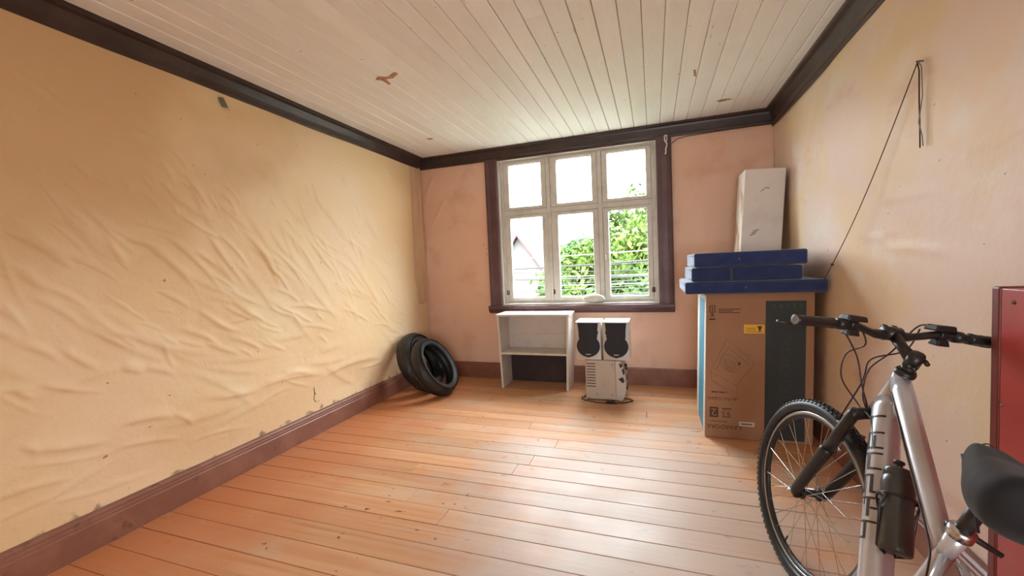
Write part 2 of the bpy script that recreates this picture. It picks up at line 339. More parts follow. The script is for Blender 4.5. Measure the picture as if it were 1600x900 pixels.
def text_mesh(name, body, size, mat, parent, matrix, extrude=0.0003, sx=1.0):
    c = bpy.data.curves.new(name, 'FONT'); c.body = body; c.size = size; c.extrude = extrude; c.align_x = 'CENTER'; c.align_y = 'CENTER'
    c.resolution_u = 3
    t = bpy.data.objects.new(name+'_curve', c); COL.objects.link(t)
    bpy.context.view_layer.update()
    me = bpy.data.meshes.new_from_object(t.evaluated_get(bpy.context.evaluated_depsgraph_get()))
    bpy.data.objects.remove(t); bpy.data.curves.remove(c)
    me.materials.clear(); me.materials.append(MT[mat])
    me.transform(Matrix.Diagonal((sx, 1, 1, 1))); me.transform(matrix); me.name = name
    return link(name, me, parent)

# ------------------------------------------------------------------ walls with their wrinkled covering
LW = [(1.24,1.91,1.32,1.81,5),(1.31,1.85,1.38,1.82,5),(1.43,1.85,1.48,1.79,5),(1.77,1.89,1.83,1.82,6),(1.11,1.86,1.14,1.83,4),(1.52,1.88,1.58,1.81,4),(1.61,1.88,1.68,1.8,4),(1.72,1.9,1.78,1.84,4),(1.96,1.86,2.04,1.77,5),(1.02,1.8,1.05,1.73,4),(1.14,1.74,1.19,1.66,3),(0.98,1.58,1.23,1.38,9),(1.33,1.57,1.45,1.31,7),(1.5,1.55,1.77,1.27,9),(1.84,1.59,2.07,1.25,8),(2.14,1.61,2.37,1.24,9),(2.29,1.54,2.62,1.22,8),(2.65,1.61,2.94,1.29,7),(1.16,1.49,1.44,1.27,9),(2.41,1.7,2.76,1.32,6),(1.27,2.27,1.48,2.08,6),(1.48,2.13,1.63,2.09,5),(2.14,2.11,2.44,1.94,6),(0.97,1.44,1.11,1.29,8),(1.62,1.59,1.93,1.24,7),(1.08,1.67,1.29,1.44,5),(1.0,1.06,1.12,0.96,7),(1.11,1.02,1.25,0.87,7),(1.24,1.08,1.39,0.95,6),(1.33,1.06,1.49,0.97,6),(1.35,0.86,1.45,0.81,9),(1.45,0.84,1.6,0.77,8),(0.96,0.86,1.02,0.8,6),(1.04,0.86,1.17,0.79,6),(1.31,0.58,1.57,0.54,10),(1.57,0.54,1.67,0.44,6),(1.75,0.56,2.1,0.51,9),(2.1,0.56,2.69,0.5,9),(2.69,0.48,3.44,0.48,10),(2.29,0.57,2.56,0.54,6),(0.99,0.57,1.26,0.5,9),(0.97,0.61,1.02,0.55,6),(1.76,1.11,1.95,0.96,6),(1.92,1.12,2.12,1.0,6),(2.05,1.08,2.22,0.98,5),(2.25,1.08,2.41,0.99,5),(2.42,1.09,2.88,0.98,5),(2.47,1.01,2.65,0.9,5),(1.65,1.03,1.88,0.89,6),(1.78,0.91,1.98,0.79,6),(1.95,0.92,2.17,0.79,6),(1.83,1.02,2.0,0.94,5),(1.27,1.12,1.42,0.95,5),(2.52,0.92,2.86,0.82,5),(2.96,1.0,3.29,0.87,5),(1.53,1.27,1.73,1.14,6),(1.28,1.28,1.43,1.15,6),(1.05,1.27,1.22,1.11,6),(1.93,1.24,2.15,1.11,5),(2.32,1.22,2.54,1.1,5)]
BW = [(-2.47,2.47,-2.63,2.11,7),(-2.52,2.36,-2.61,2.19,5),(-2.36,2.15,-2.5,1.85,6),(-2.44,2.02,-2.56,1.77,5),(-2.15,1.93,-2.34,1.64,5),(-2.6,1.75,-2.66,1.27,6),(-2.58,1.27,-2.63,1.0,5)]
RW = [(2.55,1.33,2.42,1.29,5),(2.5,1.32,2.08,1.29,6),(2.02,1.65,1.81,1.65,4),(2.61,1.55,2.12,1.54,5),(2.63,1.11,2.5,1.14,4),(2.86,1.39,2.5,1.36,5),(2.32,1.01,2.09,1.02,4)]
def wrinkles(A, B, strokes, k=1.0):
    """height of the loose covering over wall coordinates A, B"""
    H = np.zeros_like(A)
    for (a0, b0, a1, b1, wd) in strokes:
        da, db = a1-a0, b1-b0; ln = math.hypot(da, db); ca, sa = da/ln, db/ln
        hw = wd*0.0021
        pad = ln*0.4+hw*5
        sel = (A > min(a0, a1)-pad) & (A < max(a0, a1)+pad) & (B > min(b0, b1)-pad) & (B < max(b0, b1)+pad)
        x = (A[sel]-(a0+a1)/2)*ca+(B[sel]-(b0+b1)/2)*sa
        y = -(A[sel]-(a0+a1)/2)*sa+(B[sel]-(b0+b1)/2)*ca
        y = y+0.10*ln*(x/ln)**2*4*(0.5 if (int(wd*7+a0*100) % 2) else -0.35)
        env = np.exp(-(x/(0.42*ln))**4)
        # steep on one side, soft on the other
        prof = np.where(y > 0, np.exp(-(y/(hw*1.9))**2), np.exp(-(y/(hw*0.8))**2))
        H[sel] += k*wd*0.00115*prof*env
    return H
def soft(A, B, seed, amp, scale):
    r = np.random.default_rng(seed); H = np.zeros_like(A)
    for i in range(14):
        f = scale*(0.5+1.6*r.random()); th = r.random()*6.28; ph = r.random()*6.28
        H += np.sin((A*math.cos(th)+B*math.sin(th))*f+ph)/f
    return H*amp
def random_strokes(seed, n, a0, a1, b0, b1, ang, spread, lmin, lmax, wmin, wmax):
    r = random.Random(seed); out = []
    for i in range(n):
        a, b = r.uniform(a0, a1), r.uniform(b0, b1); t = ang+r.gauss(0, spread); l = r.uniform(lmin, lmax)/2
        out.append((a-l*math.cos(t), b-l*math.sin(t), a+l*math.cos(t), b+l*math.sin(t), r.uniform(wmin, wmax)))
    return out
def skin(a0, a1, b0, b1, step, fn):
    na, nb = max(2, int((a1-a0)/step)), max(2, int((b1-b0)/step))
    A, B = np.meshgrid(np.linspace(a0, a1, na), np.linspace(b0, b1, nb), indexing='ij')
    return A, B, fn(A, B)
# left wall
LW2 = LW + random_strokes(3, 55, 0.9, 3.6, 1.62, 1.9, -0.85, .25, .06, .15, 2, 4) \
         + random_strokes(5, 40, 0.9, 4.0, 1.1, 1.65, -0.8, .25, .15, .35, 3, 5.5) \
         + random_strokes(8, 36, 0.9, 3.9, 0.75, 1.15, -0.62, .25, .10, .3, 2.5, 5) \
         + random_strokes(9, 14, 0.9, 4.0, 1.9, 2.45, -0.75, .3, .15, .35, 3, 5) \
         + random_strokes(11, 14, 0.9, 3.8, 0.25, .6, -0.1, .25, .2, .4, 3, 6)
LW3 = random_strokes(21, 46, 0.8, 3.8, 0.95, 1.75, -0.72, .18, .28, .60, 9, 15) \
    + random_strokes(22, 16, 0.8, 3.8, 0.35, .95, -0.25, .25, .25, .55, 9, 14) + random_strokes(23, 14, 0.8, 4.0, 1.75, 2.4, -0.8, .25, .3, .6, 9, 14)
def left_h(A, B):
    bulge = 0.022*np.exp(-((B-0.52)/0.16)**2)*np.clip((A-0.9)/1.5, 0, 1)*np.clip((4.3-A)/.8, 0, 1)
    edge = np.clip((B-0.17)/0.12, 0, 1)
    return (wrinkles(A, B, LW2, .85)+wrinkles(A, B, LW3, .36)+soft(A, B, 1, .016, 6))*edge+bulge*edge+.014
bk = MB().box(XL-0.16, XL-0.012, YF, YB+.2, 0, HC)
wall_left = struct(bk.build('wall_left', 'wall_yellow'), 'left wall covered in loose wrinkled yellow cloth')
A, B, Hh = skin(0.5, YB, 0.165, 2.56, 0.0085, left_h)
g = MB().grid(np.stack([XL-0.012+Hh, A, B], -1)[:, ::-1])
A, B, Hh = skin(YF, 0.5, 0.165, 2.56, 0.03, left_h)
g.grid(np.stack([XL-0.012+Hh, A, B], -1)[:, ::-1]); g.build('wall_covering', 'wall_yellow', wall_left, smooth=True)
A, B, Hh = skin(4.22, YB, 0.9, 2.53, 0.02, lambda a, b: left_h(a, b)+.004+.004*np.sin(a*60+b*3))
A = A+np.where(A < 4.23, 0.02*np.sin(B*5)-0.02*(2.5-B)/2.3+.22*np.clip((1.25-B)/.35, 0, 1)**2, 0)
MB().grid(np.stack([XL-0.012+Hh, A, B], -1)[:, ::-1]).build('corner_strip', 'corner_cloth', wall_left, smooth=True)
tm = MB()
for (a, b, c, d, w_) in ((2.600, .385, 2.604, .345, .004), (2.604, .345, 2.622, .320, .0035), (2.604, .345, 2.600, .285, .003), (2.600, .285, 2.616, .262, .003), (2.616, .262, 2.66, .255, .0025)):
    ha_, hb_ = [float(left_h(np.array([[q]]), np.array([[r]]))[0, 0]) for q, r in ((a, b), (c, d))]
    tm.bar((XL-.012+ha_, a, b), (XL-.012+hb_, c, d), (0, w_*.45, w_*.2), (.0025, 0, 0))
tm.build('tear', 'wire', wall_left)
# right wall
def right_h(A, B): return wrinkles(A, B, RW, 0.8)+soft(A, B, 4, .012, 3.5)+.008
wall_right = struct(MB().box(XR+0.012, XR+.16, YF, YB+.2, 0, HC).build('wall_right', 'wall_beige'), 'right wall of patchy beige plaster')
A, B, Hh = skin(YF, YB, 0.0, 2.58, 0.02, right_h)
MB().grid(np.stack([XR+0.012-Hh, A, B], -1)).build('wall_covering', 'wall_beige', wall_right, smooth=True)
# back wall
def back_h(A, B):
    f = np.clip((-1.8-A)/.1, 0, 1)
    return wrinkles(A, B, BW, 1.2)*f+soft(A, B, 6, .007, 5)+.004
wb = MB()
for r in ((XL-.16, WX0, -.06, HC+.06), (WX1, XR+.16, -.06, HC+.06), (WX0, WX1, 0, WZ0), (WX0, WX1, WZ1, HC)):
    wb.box(r[0], r[1], YB+.012, YB+.11, r[2], r[3])
wall_back = struct(wb.build('wall_back', 'wall_pink'), 'back wall in faded pink paper around the window')
g = MB()
for r in ((XL, WX0, 0.0, 2.56), (WX1, XR, 0.0, 2.56), (WX0, WX1, 0.0, WZ0)):
    A, B, Hh = skin(r[0], r[1], r[2], r[3], 0.013, back_h)
    g.grid(np.stack([A, YB+.012-Hh, B], -1))
g.build('wall_covering', 'wall_pink', wall_back, smooth=True)
# wall behind the camera, with an opening added to let in fill light
wf = MB()
for r in ((XL-.16, FX0, 0, HC), (FX1, XR+.16, 0, HC), (FX0, FX1, 0, FZ0), (FX0, FX1, FZ1, HC)):
    wf.box(r[0], r[1], YF-.2, YF, r[2], r[3])
struct(wf.build('wall_front', 'wall_beige'), 'wall behind the viewer')

# floor of single planks
floor = struct(MB().box(XL-.1, XR+.1, YF-.1, YB+.1, -.06, -.014).build('floor', 'floor_gap'), 'worn reddish plank floor')
PW = 0.1435; y = 2.36-PW*25
rr = random.Random(12)
while y < YB:
    ya, yb = max(y, YF), min(y+PW, YB)
    if yb-ya > .02:
        cuts = [XL, XR]
        if rr.random() < .45: cuts.insert(1, rr.uniform(-2.0, .6))
        if abs(y-(2.36+PW*5)) < .02: cuts = [XL, -0.98, XR]
        for a, b in zip(cuts[:-1], cuts[1:]):
            gp = rr.uniform(.0011, .0026); cy = (ya+yb)/2; cx = (a+b)/2; hx = (b-a)/2-.0008; hy = (yb-ya)/2-gp
            m = MB().box(-hx, hx, -hy, hy, -.02, 0)
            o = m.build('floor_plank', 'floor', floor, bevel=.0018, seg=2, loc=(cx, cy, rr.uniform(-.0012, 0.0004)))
            o.rotation_euler = (rr.gauss(0, .0035), rr.gauss(0, .0003), 0)
    y += PW
# ceiling boards
ceiling = struct(MB().box(XL-.1, XR+.1, YF-.1, YB+.1, HC+.014, HC+.06).build('ceiling', 'ceil_gap'), 'white painted board ceiling')
CW = 0.1218; x = 0.091-CW*23
while x < XR:
    xa, xb = max(x, XL), min(x+CW, XR)
    if xb-xa > .02:
        cuts = [YF, YB]
        k = round((x-0.091)/CW)
        if k in (-6, -12): cuts = [YF, 2.246, YB]
        elif rr.random() < .4: cuts.insert(1, rr.uniform(.2, 4.2))
        for a, b in zip(cuts[:-1], cuts[1:]):
            gp = rr.uniform(.0010, .0028) if x < -0.2 else rr.uniform(.0009, .0018)
            hx = (xb-xa)/2-gp; hy = (b-a)/2-.0012
            m = MB().prism([(-hx, .02), (-hx, .004), (-hx+.0045, 0), (hx-.0045, 0), (hx, .004), (hx, .02)], lambda u, v, t: (u, t, v), -hy, hy)
            o = m.build('ceiling_board', 'ceil', ceiling, loc=((xa+xb)/2, (a+b)/2, HC+rr.uniform(-.0008, .0012)))
            fix_normals(o); o.rotation_euler = (0, rr.gauss(0, .004), 0)
    x += CW
def patch(pts, name='bare_patch', z=HC-.0022):
    MB().prism(pts, lambda u, v, t: (u, v, t), z, z+.004).build(name, 'bare_wood', ceiling)
patch([(-1.76, 2.47), (-1.70, 2.50), (-1.62, 2.46), (-1.61, 2.49), (-1.68, 2.53), (-1.73, 2.52), (-1.745, 2.60), (-1.765, 2.60), (-1.765, 2.53), (-1.80, 2.50)])
patch([(.54, 4.02), (.60, 4.00), (.67, 4.03), (.62, 4.05), (.57, 4.06)])
patch([(-2.17, 3.80), (-2.12, 3.79), (-2.10, 3.83), (-2.15, 3.85)])
patch([(.30, 3.30), (.315, 3.30), (.33, 3.42), (.31, 3.40)])

# mouldings
def moulding(name, prof, side, label, mat, a0, a1):
    fn = {'left': lambda u, v, t: (XL+u, t, v), 'right': lambda u, v, t: (XR-u, t, v), 'back': lambda u, v, t: (t, YB-u, v), 'front': lambda u, v, t: (t, YF+u, v)}[side]
    o = MB().prism(prof, fn, a0, a1).build(name, mat); fix_normals(o); return struct(o, label)
def base_prof(h): return [(-.005, 0), (.030, 0), (.030, h*.70), (.026, h*.73), (.026, h*.80), (.020, h*.83), (.020, h*.90), (.012, h*.95), (.010, h), (-.005, h)]
moulding('baseboard_left', base_prof(.183), 'left', 'brown moulded skirting along the left wall', 'base', YF, YB)
moulding('baseboard_back', base_prof(.178), 'back', 'brown moulded skirting under the window wall', 'base', XL, XR)
moulding('baseboard_right', base_prof(.178), 'right', 'brown moulded skirting along the right wall', 'base', YF, YB)
def crown_prof(h, d): return [(-.005, HC-h), (.014, HC-h), (.016, HC-h+.018), (.022, HC-h+.022), (.024, HC-h*.62), (d*.55, HC-h*.34), (d*.62, HC-.030), (d, HC-.022), (d, HC+.004), (-.005, HC+.004)]
moulding('trim_1', crown_prof(.128, .062), 'left', 'dark crown moulding above the left wall', 'crown', YF, YB)
moulding('trim_2', crown_prof(.132, .050), 'back', 'dark crown moulding above the window wall', 'crown', XL, XR)
moulding('trim_3', crown_prof(.160, .070), 'right', 'dark crown moulding above the right wall', 'crown', YF, YB)

# ------------------------------------------------------------------ the window
win = struct(empty('window_1', ((WX0+WX1)/2, YB, WZ0)), 'six-pane white casement window in a plum-brown casing')
def wpart(mb, name, mat, parent=None, bevel=0, smooth=False):
    o = mb.build(name, mat, None, smooth, bevel); p = parent or win
    o.parent = p
    if p is win: o.matrix_parent_inverse = Matrix.Translation(win.location).inverted()
    return o
def casing_prof(w): return [(0, .0), (0, .022), (.014, .030), (w*.35, .026), (w*.65, .026), (w-.02, .032), (w, .024), (w, 0)]
for x0, sgn in ((WX0, -1), (WX1, 1)):
    m = MB().prism(casing_prof(.145), lambda u, v, t, x0=x0, sgn=sgn: (x0+sgn*u, YB-v+.004, t), WZ0-.005, WZ1+.01)
    fix_normals(wpart(m, 'casing', 'casing'))
m = MB().prism([(0, .004), (.020, .004), (.052, .030), (.062, .060), (.062, .090), (0, .090)], lambda u, v, t: (t, YB-u, .760+v), WX0-.160, WX1+.145)
fix_normals(wpart(m, 'sill', 'casing', bevel=.003))
wpart(MB().box(WX0, WX1, YB-.004, YB+.03, WZ1-.012, WZ1+.02), 'head_casing', 'casing')
fr = MB()
fr.box(WX0, WX0+.018, YB-.002, YB+.105, WZ0, WZ1).box(WX1-.018, WX1, YB-.002, YB+.105, WZ0, WZ1)        # jamb lining
fr.box(WX0+.018, WX1-.018, YB-.002, YB+.105, WZ1-.018, WZ1).box(WX0+.018, WX1-.018, YB-.030, YB+.105, WZ0, WZ0+.020)
wpart(fr, 'lining', 'sash', bevel=.002)
fr = MB()
Y0, Y1 = YB+.045, YB+.090
fr.box(WX0+.018, -1.605, Y0, Y1, WZ0+.02, WZ1-.018).box(-.005, WX1-.018, Y0, Y1, WZ0+.02, WZ1-.018)
fr.box(-1.605, -.005, Y0, Y1, 2.470, WZ1-.018).box(-1.605, -.005, Y0, Y1, WZ0+.02, .893)
for xm in (-1.085, -.525): fr.box(xm-.022, xm+.022, Y0-.012, Y1, .893, 2.47)
fr.box(-1.605, -.005, Y0-.006, Y1, 1.872, 1.928)
for a, b in ((-1.605, -1.107), (-1.063, -.547), (-.503, -.005)):          # rebate stops behind the sashes
    for c, d in ((.893, 1.872), (1.928, 2.470)):
        fr.box(a-.004, a+.014, YB+.0785, YB+.094, c, d).box(b-.014, b+.004, YB+.0785, YB+.094, c, d)
        fr.box(a+.014, b-.014, YB+.0785, YB+.094, c-.004, c+.014).box(a+.014, b-.014, YB+.0785, YB+.094, d-.014, d+.004)
wpart(fr, 'frame', 'sash', bevel=.003)
cols = [(-1.605, -1.107, -1.541, -1.165), (-1.063, -.547, -.988, -.606), (-.503, -.005, -.447, -.054)]
rows = [(.893, 1.872, .932, 1.842), (1.928, 2.470, 1.962, 2.440)]
for ci, (a, b, pa, pb) in enumerate(cols):
    for ri, (c, d, pc, pd) in enumerate(rows):
        e = .003; y0, y1 = YB+.040, YB+.078
        m = MB().box(a+e, pa, y0, y1, c+e, d-e).box(pb, b-e, y0, y1, c+e, d-e).box(pa, pb, y0, y1, c+e, pc).box(pa, pb, y0, y1, pd, d-e)
        for (u0, u1, v0, v1) in ((pa, pa+.006, pc, pd), (pb-.006, pb, pc, pd), (pa, pb, pc, pc+.006), (pa, pb, pd-.006, pd)): m.box(u0, u1, y0+.014, y1-.006, v0, v1)
        s = wpart(m, 'sash', 'sash', bevel=.0022)
        wpart(MB().box(pa-.002, pb+.002, YB+.064, YB+.067, pc-.002, pd+.002), 'pane', 'glass', s)
        hx = a+.002 if ci < 2 else b-.002
        for hz in ((c+.07, d-.07) if ri else (c+.10, d-.10)):
            h = MB().tube([(hx, y0-.004, hz-.03), (hx, y0-.004, hz+.03)], .0065, 8); h.box(hx-.018, hx+.018, y0-.003, y0+.002, hz-.024, hz+.024)
            wpart(h, 'hinge', 'hinge' if ri == 0 and hz < 1.2 else 'sash', s)
        if ri == 0:
            lx = b-.02 if ci < 2 else a+.02
            l = MB().box(lx-.012, lx+.012, y0-.010, y0+.002, 1.34, 1.41).tube([(lx, y0-.008, 1.375), (lx, y0-.03, 1.375), (lx, y0-.036, 1.32)], .006, 8)
            wpart(l, 'latch', 'sash', s)
# strip closing the meeting stile of the left casement
wpart(MB().box(-1.112, -1.092, YB+.026, YB+.042, .90, 1.87), 'cover_strip', 'sash', bevel=.002)
# unseen window added behind the viewer as a fill source
fill_win = struct(empty('fill_window', ((FX0+FX1)/2, YF, FZ0)), 'unseen window added behind the viewer for fill light')
m = MB()
for a, b, c, d in ((FX0, FX0+.06, FZ0, FZ1), (FX1-.06, FX1, FZ0, FZ1), (FX0, FX1, FZ0, FZ0+.06), (FX0, FX1, FZ1-.06, FZ1), ((FX0+FX1)/2-.04, (FX0+FX1)/2+.04, FZ0, FZ1)): m.box(a, b, YF-.12, YF-.06, c, d)
o = m.build('frame', 'sash', fill_win); o.matrix_parent_inverse = Matrix.Translation(fill_win.location).inverted()

# things at the window
m = MB(); prof = [(0.0001, -.050)]+[(.115*math.cos(t)**.8, .050*math.sin(t)) for t in np.linspace(-1.4, 1.4, 12)]+[(0.0001, .050)]
m.lathe(prof, (0, 0, 0), (0, 0, 1), 24, rfun=lambda i, j: .006*math.sin(j*.6+i*.3)*(0 < i < 13))
o = m.build('pebble', 'stone', None, True); o.location = (-.62, YB-.010, WZ0+.020+.0495); o.scale = (1, .42, .92)
tag(o, 'smooth pale oval stone lying on the window sill', 'stone')
m = MB(); pts = [(.128, 2.515), (.130, 2.47), (.140, 2.452), (.150, 2.435), (.146, 2.405), (.138, 2.38), (.140, 2.355), (.132, 2.335)]
m.tube([(x, YB-.042, z) for x, z in pts], (.007), 6); m.tube([(.150, YB-.040, 2.515), (.150, YB-.042, 2.47), (.141, YB-.042, 2.450)], .006, 6)
m.box(.124, .155, YB-.046, YB-.028, 2.508, 2.520)
tag(m.build('ribbon', 'ribbon', None, True), 'white twisted ribbon hanging from the top right of the window casing', 'ribbon')
m = MB(); m.tube([(.195, YB-.012, 2.44), (.25, YB-.014, 2.475), (.33, YB-.015, 2.488), (.6, YB-.013, 2.497), (.9, YB-.014, 2.499), (XR-.01, YB-.015, 2.497)], .004, 6)
tag(m.build('thin_cable', 'wire', None, True), 'thin dark cable tacked under the crown moulding right of the window', 'cable')

# ------------------------------------------------------------------ two motorbike tyres in the corner
def moto_tyre(name, label, centre, elev, az, R, rb, hw, roll):
    n = Vector((math.cos(elev)*math.cos(az), math.cos(elev)*math.sin(az), math.sin(elev)))
    root = empty(name, centre)
    prof = []
    for t in np.linspace(-1.18, 1.18, 27):                      # tread crown and shoulders
        prof.append((R-hw*1.02*(1-math.cos(t)), hw*math.sin(t)/math.sin(1.18)))
    side = [(rb+.060, hw*1.0), (rb+.030, hw*.92), (rb+.010, hw*.80), (rb, hw*.74), (rb-.003, hw*.64), (rb+.006, hw*.60)]
    inner = [(rb+.030, hw*.74), (rb+.060, hw*.84), (R-.045, hw*.72), (R-.022, hw*.40), (R-.016, 0)]
    prof = prof+side+inner+[(r, -h) for r, h in inner[-2::-1]]+[(r, -h) for r, h in side[::-1]]
    seg = 168
    def groove(i, j):
        if i >= 27: return 0
        c = abs(i-13); ph = (j+c*1.3+(6 if i > 13 else 0)) % 14
        return -.005 if (2 < c < 12 and ph < 2.2) else 0
    m = MB().lathe(prof, (0, 0, 0), n, seg, closed=True, rfun=groove)
    o = m.build('tyre_body', 'rubber', root, True); fix_normals(o)
    for s in (-1, 1):
        m = MB().lathe([(rb+.012+.003*math.cos(t), s*hw*.80+.003*math.sin(t)) for t in np.linspace(0, 6.283, 8, endpoint=False)], (0, 0, 0), n, 72, closed=True)
        m.build('bead_ring', 'rubber', root, True)
    tag(root, label, 'tyre', 'motorbike tyres leaning in the corner')
    # set it down on the floor
    zmin = min(v.co.z for v in o.data.vertices); root.location.z = -zmin+.001
    return root
moto_tyre('motorbike_tyre', 'grooved black motorbike tyre in front, its open side facing the room', (-2.190, 3.755, .33), .53, .05, .318, .230, .078, 0)
moto_tyre('motorbike_tyre', 'black motorbike tyre behind, wedged between the left wall and the other tyre', (-2.405, 3.850, .34), .47, .04, .335, .222, .092, 0)

# ------------------------------------------------------------------ low white shelf under the window
sh = empty('shelf_unit', (-1.21, 4.25, 0)); tag(sh, 'low white painted shelf unit standing under the window', 'shelf')
def sp(mb, name, mat='white_wood', bevel=.002):
    o = mb.build(name, mat, sh, bevel=bevel); o.matrix_parent_inverse = Matrix.Translation(sh.location).inverted(); return o
for xs, s in ((-1.603, 1), (-.828, -1)):
    xb = xs+s*.025       # feet stand a little closer than the top
    t = s*.022
    sp(MB().hexa([(xb, 4.09, 0), (xb+t, 4.09, 0), (xb+t, 4.40, 0), (xb, 4.40, 0), (xs, 4.09, .770), (xs+t, 4.09, .770), (xs+t, 4.40, .770), (xs, 4.40, .770)]), 'side_panel')
sp(MB().box(-1.612, -.820, 4.082, 4.405, .770, .792), 'top_board')
sp(MB().box(-1.570, -.862, 4.095, 4.392, .362, .384), 'shelf_board')
sp(MB().box(-1.575, -.857, 4.392, 4.402, .362, .770), 'back_board')
sp(MB().box(-1.572, -.860, 4.386, 4.392, .530, .540), 'back_batten')
sp(MB().box(-1.560, -.872, 4.384, 4.392, .004, .362), 'lower_dark_sheet', 'dark_sheet')  # dark sheet added to keep the space under the shelf dark

# ------------------------------------------------------------------ stereo and its speakers
st = empty('stereo_unit', (-.46, 4.0, 0)); tag(st, 'beige hi-fi unit on the floor turned sideways, under the two speakers', 'stereo')
def stp(mb, name, mat, parent=None, bevel=0, smooth=False, root=None):
    root = root or st
    o = mb.build(name, mat, parent or root, smooth, bevel)
    if parent is None: o.matrix_parent_inverse = Matrix.Translation(root.location).inverted()
    return o
stp(MB().box(-.640, -.362, 3.872, 4.14, .012, .383), 'case', 'beige_plastic', bevel=.006)
for fx in (-.62, -.39):
    for fy in (3.90, 4.11): stp(MB().lathe([(.014, 0), (.014, .014)], (fx, fy, 0), (0, 0, 1), 12), 'foot', 'black_plastic')
fp = [(-.362, .012), (-.310, .006), (-.282, .05), (-.268, .14), (-.272, .24), (-.290, .33), (-.318, .383), (-.362, .383)]
m = MB().prism(fp, lambda u, v, t: (u, t, v), 3.868, 4.144); fix_normals(stp(m, 'front_panel', 'silver_plastic', bevel=.005))
m = MB().prism([(-.330, .36), (-.302, .355), (-.296, .335), (-.318, .315)], lambda u, v, t: (u, t, v), 3.8655, 3.8685); fix_normals(stp(m, 'side_accent', 'black_plastic'))
m = MB().prism([(-.338, .215), (-.296, .235), (-.282, .195), (-.300, .175)], lambda u, v, t: (u, t, v), 3.8655, 3.8685); fix_normals(stp(m, 'side_accent', 'black_plastic'))
m = MB().prism([(-.306, .30), (-.288, .32), (-.280, .27), (-.292, .25)], lambda u, v, t: (u, t, v), 3.8655, 3.8685); fix_normals(stp(m, 'side_accent', 'black_plastic'))
for kz in (.30, .20, .11): stp(MB().lathe([(.03, 0), (.028, .02), (.0001, .022)], (-.285, 4.0, kz), (1, 0, .05), 20), 'knob', 'black_plastic', smooth=False)
for i in range(9): stp(MB().box(-.628, -.545, 3.870, 3.8722, .350-i*.027-.0045, .350-i*.027+.0045), 'vent_slot', 'slot')
for sx, sz in ((-.39, .345), (-.535, .06), (-.40, .055), (-.61, .03)): stp(MB().lathe([(.005, 0), (.004, .0015), (.0001, .002)], (sx, 3.8725, sz), (0, -1, 0), 10), 'screw', 'black_plastic')
def speaker(x0, x1, mirror, label):
    r = empty('speaker', ((x0+x1)/2, 4.0, .385)); tag(r, label, 'speaker', 'hi-fi speakers stacked on the stereo')
    P = lambda mb, n, mt, bv=0, sm=False: stp(mb, n, mt, bevel=bv, smooth=sm, root=r)
    P(MB().box(x0, x1, 3.895, 4.13, .386, .746), 'cabinet', 'speaker_white', .005)
    w = x1-x0; cx = (x0+x1)/2
    # silver baffle with gently bowed front
    nb = 12; pr = [(x0+.001, 3.896)]+[(x0+.001+(w-.002)*i/nb, 3.880-.012*math.sin(math.pi*i/nb)) for i in range(nb+1)]+[(x1-.001, 3.896)]
    fix_normals(P(MB().prism(pr, lambda u, v, t: (u, v, t), .388, .744), 'baffle', 'silver_plastic', .002))
    # dark grille: wide round woofer field below, narrower field above
    pts = []
    for t in np.linspace(0, 2*math.pi, 49)[:-1]:
        pts.append(t)
    out = []
    zc = .515; rx = .109; rz = .102
    for t in np.linspace(math.radians(-62), math.radians(42), 14): out.append((rx*math.cos(t), zc+rz*math.sin(t)))
    out += [(.086, .600), (.088, .66), (.096, .732)]+[(u_, .734) for u_ in np.linspace(.085, .012, 7)]
    left = [(-u, v) for u, v in out[::-1]]
    poly = out+left
    bot = [(-.040, .420), (0, .408), (.040, .420)]
    poly = poly+bot
    def yf(u): return 3.880-.012*math.sin(math.pi*min(1, max(0, (u+w/2)/w)))
    m = MB(); n0 = len(poly)
    m.v = [(cx+u, yf(u)-.006, v) for u, v in poly]+[(cx+u, yf(u)+.004, v) for u, v in poly]+[(cx, yf(0)-.0075, .55)]
    m.f = [(i, (i+1) % n0, 2*n0) for i in range(n0)]+[(i, (i+1) % n0, n0+(i+1) % n0, n0+i) for i in range(n0)]
    fix_normals(P(m, 'grille', 'grille'))
    tx = cx+mirror*.070
    P(MB().lathe([(.026, 0), (.024, .005), (.018, .006), (.008, .002), (.0001, .004)], (tx, yf(tx-cx)+.002, .645), (0, -1, 0), 20), 'tweeter', 'black_plastic', 0, True)
    P(MB().box(cx-.022, cx+.022, yf(0)-.0085, yf(0)-.004, .436, .443), 'badge', 'label_white')
    return r
speaker(-.722, -.487, 1, 'left of the two dark-fronted hi-fi speakers on the stereo')
speaker(-.468, -.229, -1, 'right of the two dark-fronted hi-fi speakers on the stereo')
m = MB(); c = []
for t in np.linspace(0, 1, 40):
    a = t*2*math.pi*1.0
    c.append((-.47+.235*math.cos(a+2.6)*(1-.08*math.sin(3*a)), 3.89+.085*math.sin(a+2.6)+.02*math.sin(2*a), .005+.003*abs(math.sin(5*a))))
m.tube(c, .0045, 6)
m.tube([c[0], (-.66, 4.05, .005), (-.65, 4.16, .06), (-.60, 4.145, .10)], .0045, 6); m.tube([(-.45, 3.80, .01), (-.40, 3.815, .012), (-.36, 3.80, .009)], .009, 8)
tag(m.build('power_cable', 'cable_black', None, True), 'black power cable coiled on the floor around the stereo', 'cable')

